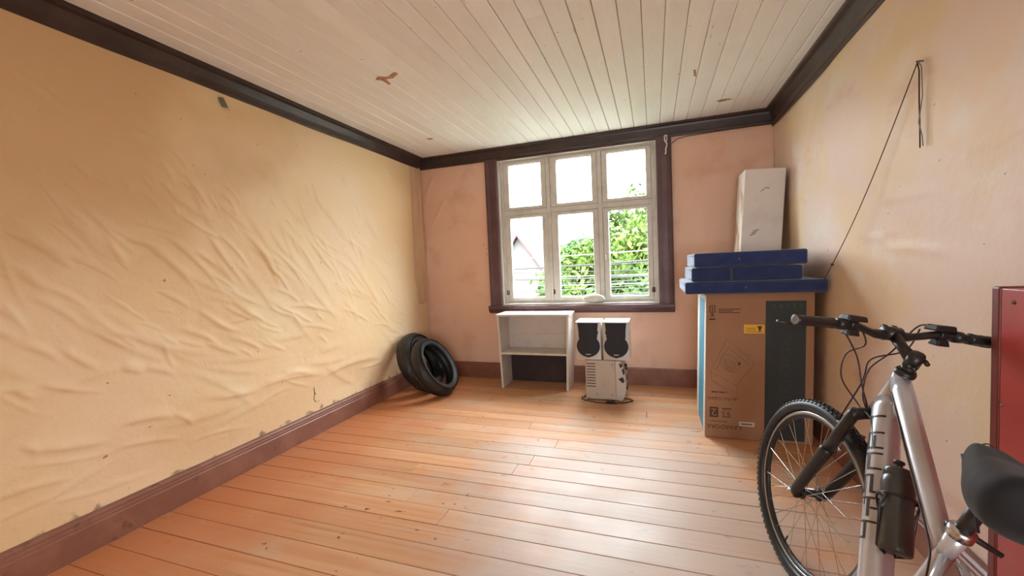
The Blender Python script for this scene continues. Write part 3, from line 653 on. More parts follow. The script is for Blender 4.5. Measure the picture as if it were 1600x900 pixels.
# ------------------------------------------------------------------ washing machine carton
bx0, bx1, by0, by1, bh = .318, .985, 3.222, 3.80, 1.040
bxr = empty('washer_carton', ((bx0+bx1)/2, (by0+by1)/2, 0)); tag(bxr, 'tall brown washing-machine carton standing upside down in the corner', 'carton')
def bp(o): o.matrix_parent_inverse = Matrix.Translation(bxr.location).inverted(); return o
lean = .030
def bxf(x, z): return bx0+(bx1-bx0)*x+lean*z/bh*(1-x*.4)        # carton face leans slightly
m = MB().hexa([(bxf(0, 0), by0, 0), (bxf(1, 0), by0, 0), (bxf(1, 0), by1, 0), (bxf(0, 0), by1, 0), (bxf(0, bh), by0, bh), (bxf(1, bh), by0, bh), (bxf(1, bh), by1, bh), (bxf(0, bh), by1, bh)])
bp(m.build('carton_body', 'cardboard', bxr, bevel=.006))
def face(poly, name, mat, d=.0012):     # poly in (x fraction, z) on the front face
    o = MB().prism([(bxf(u, v), v) for u, v in poly], lambda u, v, t: (u, t, v), by0-d, by0+.001).build(name, mat, bxr); fix_normals(o); return bp(o)
def rect(u0, u1, v0, v1, name, mat, d=.0012): return face([(u0, v0), (u1, v0), (u1, v1), (u0, v1)], name, mat, d)
def lines(segs, name, mat, wd=.0022, d=.0008):
    m = MB()
    for (u0, v0, u1, v1) in segs:
        a, b = Vector((bxf(u0, v0), by0, v0)), Vector((bxf(u1, v1), by0, v1)); t = (b-a)
        if t.length < 1e-5: continue
        t.normalize(); nn = Vector((-t.z, 0, t.x))*wd/2
        m.bar(a, b, nn, Vector((0, d, 0)))
    return bp(m.build(name, mat, bxr))
rect(.565, .925, .02, .985, 'dark_print_panel', 'print_dark')
rect(.365, .555, .760, .822, 'yellow_label', 'label_yellow', .0016)
face([(.512, .765), (.535, .812), (.489, .812)], 'warning_triangle', 'print_ink', .0022)
lines([(.385, .785, .475, .785), (.385, .797, .475, .797), (.385, .772, .54, .772)], 'label_writing', 'print_ink', .003, .002)
rect(.330, .475, .098, .130, 'white_label', 'label_white', .0016)
lines([(.35, .114, .455, .114)], 'label_writing', 'print_ink', .008, .002)
lines([(.12, v, e, v) for v, e in ((.93, .33), (.918, .26), (.906, .33))], 'small_print', 'print_ink', .006)
# storage icons top left
lines([(.035, .955, .085, .955), (.085, .955, .085, .91), (.085, .91, .035, .91), (.035, .91, .035, .955), (.06, .945, .06, .918), (.045, .90, .075, .90), (.06, .90, .06, .885), (.03, .862, .09, .862), (.03, .857, .09, .857)], 'handling_icon', 'print_ink', .006)
face([(.035, .880), (.085, .880), (.06, .893)], 'handling_icon', 'print_ink')
# line drawing of the machine
seg = [(.20, .72, .47, .55), (.20, .72, .05, .48), (.05, .48, .30, .39), (.47, .55, .30, .39), (.05, .48, .06, .42), (.06, .42, .31, .33), (.31, .33, .31, .39), (.22, .66, .42, .54), (.22, .66, .10, .49), (.31, .33, .32, .29), (.06, .42, .32, .29), (.16, .63, .20, .69), (.36, .62, .44, .60)]
E1 = [(.235+.095*math.cos(t), .545+.055*math.sin(t)-.25*.095*math.cos(t)) for t in np.linspace(0, 6.283, 25)]
E2 = [(.235+.055*math.cos(t), .545+.032*math.sin(t)-.25*.055*math.cos(t)) for t in np.linspace(0, 6.283, 19)]
for E_ in (E1, E2): seg += [(*E_[i], *E_[i+1]) for i in range(len(E_)-1)]
seg += [(.18, .50+.012*i, .28, .475+.012*i) for i in range(7)]
lines(seg, 'machine_drawing', 'print_line', .0026)
face([(.325+.014*math.cos(t), .545+.011*math.sin(t)) for t in np.linspace(0, 6.283, 12, endpoint=False)], 'drawing_dot', 'print_ink')
def btext(body, u, z, size, mat='print_ink', sx=1.0, d=.0016):
    M_ = Matrix.Translation((bxf(u, z), by0-d, z)) @ Matrix.Rotation(math.pi/2, 4, 'X') @ Matrix.Rotation(math.pi, 4, 'Z')
    o = text_mesh('printed_text', body, size, mat, bxr, M_, sx=sx); return bp(o)
btext('LAVADORA', .185, .085, .042, sx=1.0)
face([(.350, .083), (.362, .083), (.362, .088), (.350, .088)], 'print_mark', 'print_ink')
rect(.045, .130, .150, .225, 'number_block', 'print_ink')
btext('2', .0875, .190, .075, 'cardboard', 1.1, .0022)
btext('9.5', .205, .185, .048)
lines([(.165, .215, .255, .215)], 'print_mark', 'print_ink', .008); lines([(.165, .157, .255, .157)], 'print_mark', 'print_ink', .006)
btext('AUTO CLEAN', .165, .290, .030); lines([(.06, .335, .12, .335), (.13, .335, .19, .335), (.205, .335, .215, .335)], 'small_print', 'print_ink', .010)
lines([(.055, .122, .22, .122)], 'small_print', 'print_ink', .004)
# icon row and icons on the dark panel
for i in range(5):
    u = .625+i*.06
    face([(u, .935), (u+.03, .935), (u+.03 if i % 2 else u+.022, .962), (u+.008, .962)], 'panel_icon', 'print_grey', .002)
for k, v in enumerate((.74, .63, .52, .41, .30)):
    E_ = [(.745+.045*math.cos(t), v+.030*math.sin(t)) for t in np.linspace(0, 6.283, 17)]
    lines([(*E_[i], *E_[i+1]) for i in range(16)]+[(.70, v-.05, .79, v-.05)], 'panel_icon', 'print_grey', .005, .0018)
# window-side face: teal band
m = MB()
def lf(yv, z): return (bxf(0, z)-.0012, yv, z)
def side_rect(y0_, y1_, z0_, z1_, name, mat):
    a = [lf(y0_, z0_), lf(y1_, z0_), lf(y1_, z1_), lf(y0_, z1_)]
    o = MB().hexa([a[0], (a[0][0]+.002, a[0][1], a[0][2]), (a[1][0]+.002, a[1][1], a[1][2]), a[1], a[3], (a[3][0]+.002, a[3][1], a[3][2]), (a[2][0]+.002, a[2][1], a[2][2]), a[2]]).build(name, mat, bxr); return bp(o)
side_rect(by0+.008, by1-.008, .01, 1.03, 'lit_side_panel', 'side_lit_pale')  # pale panel puts strong window light into the cardboard side's colour
lfo = lf
def lf(yv, z): return (bxf(0, z)-.0022, yv, z)
side_rect(by0+.10, by0+.42, .02, .99, 'teal_print_panel', 'print_teal')
# ------------------------------------------------------------------ blue foam slabs on the carton
def slab(name, label, x0, x1, y0, y1, z0, z1, buttons=(), r=.014):
    root = empty(name, ((x0+x1)/2, (y0+y1)/2, z0)); tag(root, label, 'foam mattress', 'blue foam mattress pieces stacked on the carton')
    iv = Matrix.Translation(root.location).inverted()
    o = MB().box(x0, x1, y0, y1, z0, z1).build('foam_body', 'foam_blue', root, bevel=r, seg=4); o.matrix_parent_inverse = iv
    o.data.polygons.foreach_set('use_smooth', [True]*6)
    mid = []
    for (a, b) in ((x0+.003, y0+.003),): pass
    pth = [(x0, y0+r, 0), (x0, y1-r, 0), (x0+r, y1, 0), (x1-r, y1, 0), (x1, y1-r, 0), (x1, y0+r, 0), (x1-r, y0, 0), (x0+r, y0, 0)]
    for zz in (z0+.016, z1-.016):
        p = MB().tube([(a, b, zz) for a, b, _ in pth], .0028, 6, closed=True).build('seam_piping', 'foam_blue', root, True); p.matrix_parent_inverse = iv
    for bxp in buttons:
        b = MB().lathe([(.0075, 0), (.006, .003), (.0001, .004)], (bxp, y0+.0005, (z0+z1)/2), (0, -1, 0), 12).build('button', 'button', root); b.matrix_parent_inverse = iv
    return root
f = slab('foam_slab', 'widest blue foam slab, lowest of the stack on the carton', .205, 1.060, 3.17, 3.88, 1.043, 1.128, (.587,))
f2 = slab('foam_slab', 'short left blue foam piece in the middle layer of the stack', .250, .503, 3.185, 3.86, 1.130, 1.228)
f3 = slab('foam_slab', 'longer right blue foam piece in the middle layer of the stack', .512, .925, 3.185, 3.86, 1.130, 1.226)
f4 = slab('foam_slab', 'blue foam slab on top of the stack, under the white carton edge', .268, .950, 3.175, 3.84, 1.231, 1.330, (.552,))
f4['label'] = 'topmost blue foam slab of the stack on the carton'
# ------------------------------------------------------------------ tall white carton leaning in the corner
H_ = 2.03; x0b, x1b = .612, .925; x0t, x1t = .748, 1.050; ya, yb_ = 4.0, 4.30
wc = empty('tall_white_carton', ((x0b+x1b)/2, 4.15, 0)); tag(wc, 'tall white stained carton leaning in the corner behind the blue foam', 'carton')
iv = Matrix.Translation(wc.location).inverted()
sl = (x1t-x1b)*0.06
o = MB().hexa([(x0b, ya, 0), (x1b, ya, -0), (x1b, yb_, 0), (x0b, yb_, 0), (x0t, ya, H_), (x1t, ya, H_-.02), (x1t, yb_, H_-.02), (x0t, yb_, H_)]).build('carton_body', 'carton_white', wc, bevel=.008); o.matrix_parent_inverse = iv
def wl(z): return x0b+(x0t-x0b)*z/H_-.001
m = MB().hexa([(wl(.02), ya+.012, .02), (wl(.02)+.002, ya+.012, .02), (wl(.02)+.002, yb_-.012, .02), (wl(.02), yb_-.012, .02), (wl(1.99), ya+.012, 1.99), (wl(1.99)+.002, ya+.012, 1.99), (wl(1.99)+.002, yb_-.04, 1.99), (wl(1.99), yb_-.04, 1.99)])
o = m.build('stained_side', 'carton_side', wc); o.matrix_parent_inverse = iv
m = MB()
for i in range(3): m.bar((.775+.012*i, ya-.0005, 1.47+.018*i), (.82+.012*i, ya-.0005, 1.485+.016*i), (0, 0, .004), (0, .0008, 0))
o = m.build('ink_stamp', 'wire_grey', wc); o.matrix_parent_inverse = iv
m = MB().bar((.86, ya-.0005, 1.83), (.90, ya-.0005, 1.86), (0, 0, .003), (0, .0008, 0)).bar((.90, ya-.0005, 1.86), (.925, ya-.0005, 1.855), (0, 0, .003), (0, .0008, 0))
o = m.build('scuff', 'print_line', wc); o.matrix_parent_inverse = iv

# ------------------------------------------------------------------ wire on the right wall, scrap on the left wall
wr = empty('wall_wire', (XR-.01, 2.224, 2.066)); tag(wr, 'thin dark wire hung from a nail on the right wall down to the foam', 'wire')
iv = Matrix.Translation(wr.location).inverted()
def wp(mb, n, mt, sm=True):
    o = mb.build(n, mt, wr, sm); o.matrix_parent_inverse = iv
wp(MB().tube([(XR+.02, 2.224, 2.070), (XR-.024, 2.224, 2.073)], .0035, 8), 'nail', 'hinge')
P0, P1 = Vector((XR-.020, 2.226, 2.066)), Vector((1.0, 3.06, 1.132))
pts = []
for t in np.linspace(0, 1, 26):
    p = P0.lerp(P1, t); p.z -= .055*math.sin(math.pi*t); p.x = min(p.x, XR-.014); pts.append(p)
wp(MB().tube(pts, .0024, 6), 'long_strand', 'wire')
k = pts[22]; wp(MB().lathe([(.0001, -.009), (.009, -.003), (.009, .003), (.0001, .009)], k, (0, .6, -.7), 8), 'knot', 'wire')
wp(MB().tube([(XR-.020, 2.226, 2.070), (XR-.020, 2.212, 2.03), (XR-.018, 2.214, 1.90), (XR-.018, 2.208, 1.80), (XR-.018, 2.206, 1.715)], .0028, 6), 'hanging_strand', 'wire')
wp(MB().tube([(XR-.020, 2.222, 2.072), (XR-.022, 2.192, 2.04), (XR-.02, 2.188, 1.92), (XR-.024, 2.204, 1.82), (XR-.02, 2.188, 1.76), (XR-.018, 2.186, 1.718)], .0022, 6), 'hanging_strand', 'wire_grey')
m = MB().grid([[(XL+.012, 1.985, 2.475), (XL+.016, 2.005, 2.42)], [(XL+.03, 2.005, 2.478), (XL+.04, 2.03, 2.415)], [(XL+.018, 2.02, 2.475), (XL+.022, 2.05, 2.41)]])
o = m.build('paper_scrap', 'scrap', None, True); s_ = o.modifiers.new('thick', 'SOLIDIFY'); s_.thickness = .002
tag(o, 'small grey-green scrap stuck high on the yellow left wall', 'scrap')

# ------------------------------------------------------------------ red panel by the right wall
rp = empty('red_panel', (.99, 1.1, 0)); tag(rp, 'red painted wooden panel standing against the right wall behind the saddle', 'panel')
iv = Matrix.Translation(rp.location).inverted()
def rpp(mb, n, mt, bv=.003):
    o = mb.build(n, mt, rp, bevel=bv); o.matrix_parent_inverse = iv; return o
rpp(MB().box(.956, 1.040, .45, 1.600, 0, 1.172), 'board', 'red_board')
rpp(MB().box(.953, 1.044, 1.600, 1.634, 0, 1.176), 'edge_strip', 'red_edge', .006)
for yy, zz in ((1.565, 1.135), (1.60, .83)): rpp(MB().lathe([(.006, 0), (.005, .002), (.0001, .003)], (.9555, yy-.01, zz), (-1, 0, 0), 10), 'screw', 'hinge', 0)

# ------------------------------------------------------------------ bicycle leaning on the right wall
BK = dict(x0=.4105, y0=1.2397, psi=1.4859, lam=.303, steer=.3575, htu=.3712, htv=.957, stu=-.0962, stv=.7088, hl=.1518, ha=1.1918, R=.3636, stl=.1083, off=.0351)
bike = empty('bicycle', (BK['x0'], BK['y0'], 0.001), (BK['lam'], 0, BK['psi']))
tag(bike, 'silver mountain bicycle with black fork and saddle leaning on the right wall', 'bicycle')
V = Vector
ha = BK['ha']; AX = V((-math.cos(ha), 0, math.sin(ha))); PP = V((math.sin(ha), 0, math.cos(ha)))
TOP = V((BK['htu'], 0, BK['htv'])); BOT = TOP-AX*BK['hl']; R = BK['R']
Lf = (BOT.z+PP.z*BK['off']-R)/AX.z
AXLE = BOT-AX*Lf+PP*BK['off']
RS = Matrix.Rotation(BK['steer'], 4, AX)
def SS(p): return TOP+(RS @ (V(p)-TOP))
BB = V((0, 0, .29)); STT = V((BK['stu'], 0, BK['stv'])); RA = V((-.435, 0, R))
fm = MB()
fm.tube([BOT-AX*.004, BOT+AX*.03, TOP-AX*.03, TOP-AX*.002], [.0275, .0245, .0235, .0255], 20)
DT0 = BOT+AX*.045; DT1 = BB
fm.tube([DT0, DT0.lerp(DT1, .06), DT0.lerp(DT1, .3), DT0.lerp(DT1, .8), DT1], [(.026, .038), (.034, .044), (.038, .043), (.037, .038), (.034, .030)], 24)
TT0 = TOP-AX*.030; TT1 = STT-V((-.02, 0, .055))
fm.tube([TT0, TT0.lerp(TT1, .12), TT0.lerp(TT1, .45), TT0.lerp(TT1, .9), TT1], [(.025, .030), (.027, .029), (.025, .024), (.021, .020), (.018, .018)], 24)
fm.tube([DT0.lerp(DT1, .10)+V((-.012, 0, .02)), TT0.lerp(TT1, .13)+V((0, 0, -.012))], [(.006, .03), (.006, .03)], 10)   # gusset
fm.tube([BB, BB.lerp(STT, .9), STT], [.018, .0175, .0195], 18)
fm.tube([BB+V((0, -.036, 0)), BB+V((0, .036, 0))], .022, 18)
for s in (-1, 1):
    fm.tube([STT+V((-.01, s*.012, -.06)), STT+V((-.06, s*.040, -.10)), RA+V((.02, s*.066, .02)), RA+V((0, s*.066, 0))], [.010, .009, .008, .010], 10)
    fm.tube([BB+V((-.015, s*.02, -.005)), BB+V((-.08, s*.045, 0)), RA+V((.02, s*.066, -.005)), RA+V((0, s*.066, 0))], [.011, .010, .008, .010], 10)
frame = fm.build('frame', 'frame_silver', bike, True)
# graphic on the down tube: bold outlined characters wrapped on its left face
def dt_patch(mb, s0, s1, p0, p1):
    """s in metres from the head tube down the tube, p angle (degrees) from the left side towards the top"""
    t = (DT1-DT0); ln = t.length; t.normalize(); a = t.cross(V((0, 0, 1))).normalized(); b = t.cross(a)
    n0 = len(mb.v); ns, npp = 3, 6
    for i in range(ns+1):
        s = s0+(s1-s0)*i/ns; fr_ = s/ln
        ra = np.interp(fr_, [0, .06, .3, .8, 1], [.026, .034, .038, .037, .034]); rb = np.interp(fr_, [0, .06, .3, .8, 1], [.038, .044, .043, .038, .030])
        for j in range(npp+1):
            ph = math.radians(p0+(p1-p0)*j/npp); lat = V((0, 1, 0)); up = a.cross(t); up = up if up.z > 0 else -up
            mb.v.append(tuple(DT0+t*s+lat*((ra+.0008)*math.cos(ph))+up*((rb+.0008)*math.sin(ph))))
    for i in range(ns):
        for j in range(npp):
            k = n0+i*(npp+1)+j; mb.f.append((k, k+1, k+npp+2, k+npp+1))
glyphs = [ [(0, .007, 0, 1)],
  [(0, .006, 0, 1), (0, .05, .82, 1), (.012, .05, .40, .56), (.048, .054, 0, 1)],
  [(0, .006, 0, 1), (0, .052, .62, .82), (.046, .052, 0, .62)],
  [(.0, .006, .35, 1), (0, .055, .35, .52), (.049, .055, 0, .52), (0, .055, .85, 1)],
  [(0, .006, 0, 1), (0, .055, .45, .62), (.028, .034, 0, .4)],
  [(0, .006, 0, 1), (0, .05, .55, .72), (.044, .05, .55, 1)] ]
dm = MB(); s = .075
for gi, gl in enumerate(glyphs):
    for (a, b, c, d) in gl: dt_patch(dm, s+a, s+b, -12+(1-c)*74, -12+(1-d)*74)
    s += .055 if gi == 0 else .066
d_ = dm.build('lettering', 'decal', frame, True)
# headset, stem, bar
MB().lathe([(.027, -.004), (.0275, .004), (.024, .012), (.0001, .0125)], TOP, AX, 20).build('headset_cup', 'bike_black', bike, True)
hm = MB().lathe([(.027, .0), (.028, -.01), (.024, -.016), (.0001, -.0165)], BOT, AX, 20)
hm.build('headset_cup', 'bike_black', bike, True)
STC = TOP+AX*.050; CL = STC+PP*BK['stl']+V((0, 0, .02))
sm = MB(); sm.tube([SS(TOP+AX*.010), SS(TOP+AX*.030)], .0185, 16)
sm.tube([SS(STC-AX*.020), SS(STC+AX*.022)], .0200, 18)
sm.tube([SS(STC+PP*.012), SS(STC+PP*.05+V((0, 0, .008))), SS(CL-PP*.016)], [(.017, .019), (.0145, .015), (.0155, .017)], 16)
sm.tube([SS(CL+V((0, -.024, 0))), SS(CL+V((0, .024, 0)))], .0225, 18)
for s in (-1, 1): sm.tube([SS(STC-PP*.014+V((0, s*.016, 0))-AX*.012*s), SS(STC-PP*.032+V((0, s*.010, 0))-AX*.012*s)], .0065, 10)
for sy in (-1, 1):
    for sz in (-1, 1): sm.tube([SS(CL+V((.006, sy*.015, sz*.02))), SS(CL+V((.024, sy*.015, sz*.02)))], .0055, 8)
stem = sm.build('stem', 'bike_black', bike, True)
MB().lathe([(.0195, 0), (.017, .006), (.006, .008), (.0001, .006)], SS(STC+AX*.021), (RS.to_3x3() @ AX), 18).build('top_cap', 'bike_black', bike, True)
def bar_pt(yv):
    ay = abs(yv); t = min(1, max(0, (ay-.04)/.10)); t = t*t*(3-2*t)
    return SS(CL+V((-.05*max(0, (ay-.05))/.28, yv, -.006+.022*t)))
MB().tube([bar_pt(v) for v in np.linspace(-.325, .325, 41)], [.0155 if abs(v) < .05 else .0120 for v in np.linspace(-.325, .325, 41)], 14).build('handlebar', 'bike_black', bike, True)
for s in (-1, 1):
    ys = np.linspace(.205, .333, 15)
    g_ = MB().tube([bar_pt(s*v) for v in ys], [.0185 if i in (0, 14) else (.0172 if i % 2 else .0162) for i in range(15)], 16).build('grip', 'bike_black', bike, True)
    MB().lathe([(.0150, 0), (.0150, .002), (.006, .003), (.005, .001), (.0001, .001)], bar_pt(s*.333), (RS.to_3x3() @ V((-.05, s*.28, 0))), 16).build('end_plug', 'plug_grey', g_, True)
    lm = MB(); a = bar_pt(s*.175)
    F = RS.to_3x3() @ V((1, 0, 0)); Lt = RS.to_3x3() @ V((0, s, 0)); U = RS.to_3x3() @ V((0, 0, 1))
    lm.tube([a-Lt*.012, a+Lt*.012], .0185, 14)
    lm.tube([a+F*.012, a+F*.034-U*.008], [.013, .011], 10)
    lm.tube([a+F*.034-U*.008-Lt*.012, a+F*.040-U*.012+Lt*.02, a+F*.050-U*.020+Lt*.08, a+F*.046-U*.024+Lt*.13, a+F*.040-U*.022+Lt*.172], [(.010, .008), (.010, .007), (.009, .006), (.009, .006), (.0075, .007)], 10)
    lm.tube([a+F*.034-U*.008-Lt*.012, a+F*.036-U*.006-Lt*.045], .0055, 8)
    lm.build('brake_lever', 'bike_black', bike, True)
    b = bar_pt(s*.135); pm = MB()
    pm.tube([b-Lt*.012, b+Lt*.012], .0175, 14)
    pm.hexa([b+F*-.020-Lt*.034+U*.014, b+F*.030-Lt*.034+U*.010, b+F*.030+Lt*.030+U*.010, b+F*-.020+Lt*.030+U*.014, b+F*-.016-Lt*.030+U*.032, b+F*.026-Lt*.030+U*.030, b+F*.022+Lt*.026+U*.030, b+F*-.016+Lt*.026+U*.034])
    pm.hexa([b+F*-.018-Lt*.02-U*.034, b+F*.02-Lt*.02-U*.034, b+F*.02+Lt*.02-U*.034, b+F*-.018+Lt*.02-U*.034, b+F*-.012-Lt*.016-U*.012, b+F*.012-Lt*.016-U*.012, b+F*.012+Lt*.016-U*.012, b+F*-.012+Lt*.016-U*.012])
    pm.build('shifter', 'bike_black', bike, False, bevel=.004)
# fork
fk = MB(); dn = -AX
cr = BOT-AX*.030
fk.tube([SS(BOT+AX*.002), SS(cr)], [.0215, .024], 16)
fk.tube([SS(cr+V((0, y, 0))-AX*(.018*(abs(y)/.066)**3)+PP*.004) for y in np.linspace(-.066, .066, 13)], [(.021, .019)]*13, 14)
for s in (-1, 1):
    ut = cr+V((0, s*.066, 0))-AX*.010; mid = cr-AX*.20+V((0, s*.066, 0))+PP*.010; dr = AXLE+V((0, s*.060, 0))
    fk.tube([SS(ut+AX*.022), SS(ut), SS(ut.lerp(mid, .5)), SS(mid)], [.013, .0185, .0180, .0180], 16)
    fk.tube([SS(mid+AX*.012), SS(mid), SS(mid.lerp(dr, .10)), SS(mid.lerp(dr, .9)), SS(dr)], [.020, .0225, .0215, .0185, .017], 16)
    fk.tube([SS(dr+V((0, -s*.014, -.016))), SS(dr+V((0, s*.004, .02)))], [.016, .016], 10)
ar = cr-AX*.205
fk.tube([SS(ar+V((0, .066*math.cos(t), 0))+PP*(.030*math.sin(t)+.012)+AX*(.040*math.sin(t))) for t in np.linspace(0, math.pi, 13)], [(.010, .013)]*13, 10)
fork = fk.build('fork', 'bike_black', bike, True)
# rim brake arms on the fork
for s in (-1, 1):
    vb = MB(); p0 = cr-AX*.215+V((0, s*.052, 0))+PP*.030
    vb.tube([SS(p0-AX*.02), SS(p0+AX*.03+V((0, -s*.006, 0))), SS(p0+AX*.085+V((0, -s*.012, 0)))], [.009, .008, .006], 10)
    vb.tube([SS(p0-PP*.02), SS(p0+PP*.012)], .009, 10)
    vb.tube([SS(p0+AX*.03-PP*.026-V((0, s*.022, 0))), SS(p0+AX*.03+PP*.026-V((0, s*.022, 0)))], .007, 8)
    vb.build('brake_arm', 'chrome' if s > 0 else 'bike_black', bike, True)
MB().tube([SS(cr-AX*.130+PP*.030+V((0, -.045, 0))), SS(cr-AX*.122+PP*.033), SS(cr-AX*.120+PP*.034+V((0, .03, .006))), SS(cr-AX*.105+PP*.05+V((0, .05, .012)))], .004, 8).build('brake_noodle', 'chrome', bike, True)
# wheels
def spoke_mesh(side, dr, mat):
    a0 = V((.021*math.cos(dr*.9), side*.032, .021*math.sin(dr*.9))); a1 = V((.293, side*.006, 0))
    m = MB().tube([a0, a1], .0013, 6)
    me = bpy.data.meshes.new('spoke'); me.from_pydata(m.v, [], m.f); me.materials.append(MT[mat]); return me
SPK = {(sd, d): spoke_mesh(sd, d, 'chrome') for sd in (-1, 1) for d in (-1, 1)}
def wheel(name, M_):
    Rr = .312
    prof = [(Rr, -.0125), (Rr+.003, -.011), (Rr-.004, -.009), (Rr-.006, 0), (Rr-.004, .009), (Rr+.003, .011), (Rr, .0125), (Rr-.012, .0115), (Rr-.014, .0105), (Rr-.024, .006), (Rr-.026, 0), (Rr-.024, -.006), (Rr-.014, -.0105), (Rr-.012, -.0115)]
    o = MB().lathe(prof, (0, 0, 0), (0, 1, 0), 96, closed=True).build(name, 'rim_black', bike, True); fix_normals(o); o.matrix_local = M_
    for s in (-1, 1):
        MB().lathe([(Rr+.002, s*.0128), (Rr-.011, s*.0122), (Rr-.011, s*.0116), (Rr+.002, s*.0118)], (0, 0, 0), (0, 1, 0), 96, closed=True).build('brake_track', 'rim', o, True)
    rt = .0250; rc = R-rt-.002
    tp = [(rc+rt*math.sin(t), rt*.98*math.cos(t)) for t in np.linspace(math.radians(-48), math.radians(228), 22)]
    fix_normals(MB().lathe(tp, (0, 0, 0), (0, 1, 0), 96, closed=True).build('tyre', 'rubber', o, True))
    kn = MB()
    for j in range(96):
        for row, ph in enumerate((-.78, -.40, 0, .40, .78)):
            an = 2*math.pi*(j+(.5 if row % 2 else 0))/96
            er = V((math.cos(an), 0, math.sin(an))); et = V((-math.sin(an), 0, math.cos(an))); ey = V((0, 1, 0))
            nn = er*math.cos(ph)+ey*math.sin(ph); tt = ey*math.cos(ph)-er*math.sin(ph)
            c = er*rc+nn*(rt+.0005); kn.bar(c-et*.0062, c+et*.0062, tt*.0036, nn*.0024)
    k_ = kn.build('tread', 'rubber', o); k_['kind'] = 'stuff'
    MB().lathe([(.006, -.055), (.010, -.052), (.010, -.036), (.026, -.034), (.026, -.030), (.014, -.026), (.013, 0), (.014, .026), (.026, .030), (.026, .034), (.010, .036), (.010, .052), (.006, .055)], (0, 0, 0), (0, 1, 0), 24).build('hub', 'bike_black', o, True)
    MB().tube([(0, -.085, 0), (0, .085, 0)], .006, 10).build('quick_release', 'chrome', o, True)
    for i in range(32):
        sd = 1 if i % 2 else -1; d = 1 if (i//2) % 2 else -1
        sp_ = bpy.data.objects.new('spoke', SPK[(sd, d)]); COL.objects.link(sp_); sp_.parent = o; sp_.rotation_euler = (0, 2*math.pi*i/32, 0)
    vv = MB().tube([(.288, 0, 0), (.255, 0, 0)], .003, 8).build('valve', 'bike_black', o, True); vv.rotation_euler = (0, 1.2, 0)
    return o
wheel('front_wheel', Matrix.Translation(SS(AXLE)) @ RS @ Matrix.Rotation(.09, 4, 'Y'))
wheel('rear_wheel', Matrix.Translation(RA))
# cables
def cable(pts, r=.0026, mat='wire'):
    P = [V(p) for p in pts]; out = []
    for i in range(len(P)-1):
        p0, p1, p2, p3 = P[max(i-1, 0)], P[i], P[i+1], P[min(i+2, len(P)-1)]
        for t in np.linspace(0, 1, 8, endpoint=(i == len(P)-2)):
            out.append(.5*((2*p1)+(p2-p0)*t+(2*p0-5*p1+4*p2-p3)*t*t+(3*p1-p0-3*p2+p3)*t**3))
    return MB().tube(out, r, 8).build('cable', mat, bike, True)
LB, RB = bar_pt(.145), bar_pt(-.145)
cable([bar_pt(.10)+V((.02, 0, .004)), V((.50, .075, 1.00)), V((.550, .100, .945)), V((.540, .090, .860)), V((.46, .045, .800)), DT0.lerp(DT1, .18)+V((0, .034, .012)), DT0.lerp(DT1, .5)+V((0, .036, .0))])
cable([bar_pt(.17)+V((.03, 0, 0)), V((.46, .10, .96)), V((.45, .06, .87)), V((.44, .035, .82)), BOT+V((.03, .02, -.02))])
cable([RB+V((.035, .05, 0)), V((.50, -.03, 1.015)), V((.545, .03, .95)), V((.50, .045, .87)), SS(cr-AX*.105+PP*.05+V((0, .05, .012)))])
cable([bar_pt(-.12)+V((.02, 0, .022)), bar_pt(-.08)+V((.03, 0, .03)), V((.48, .01, 1.0)), V((.50, .04, .92)), V((.46, .045, .84)), V((.42, .034, .80))])
cable([TT0.lerp(TT1, .1)+V((0, .026, -.008)), TT0.lerp(TT1, .5)+V((0, .027, -.006)), TT0.lerp(TT1, .95)+V((0, .024, -.006)), STT+V((-.02, .035, -.09)), STT+V((-.06, .05, -.14))], .0025)
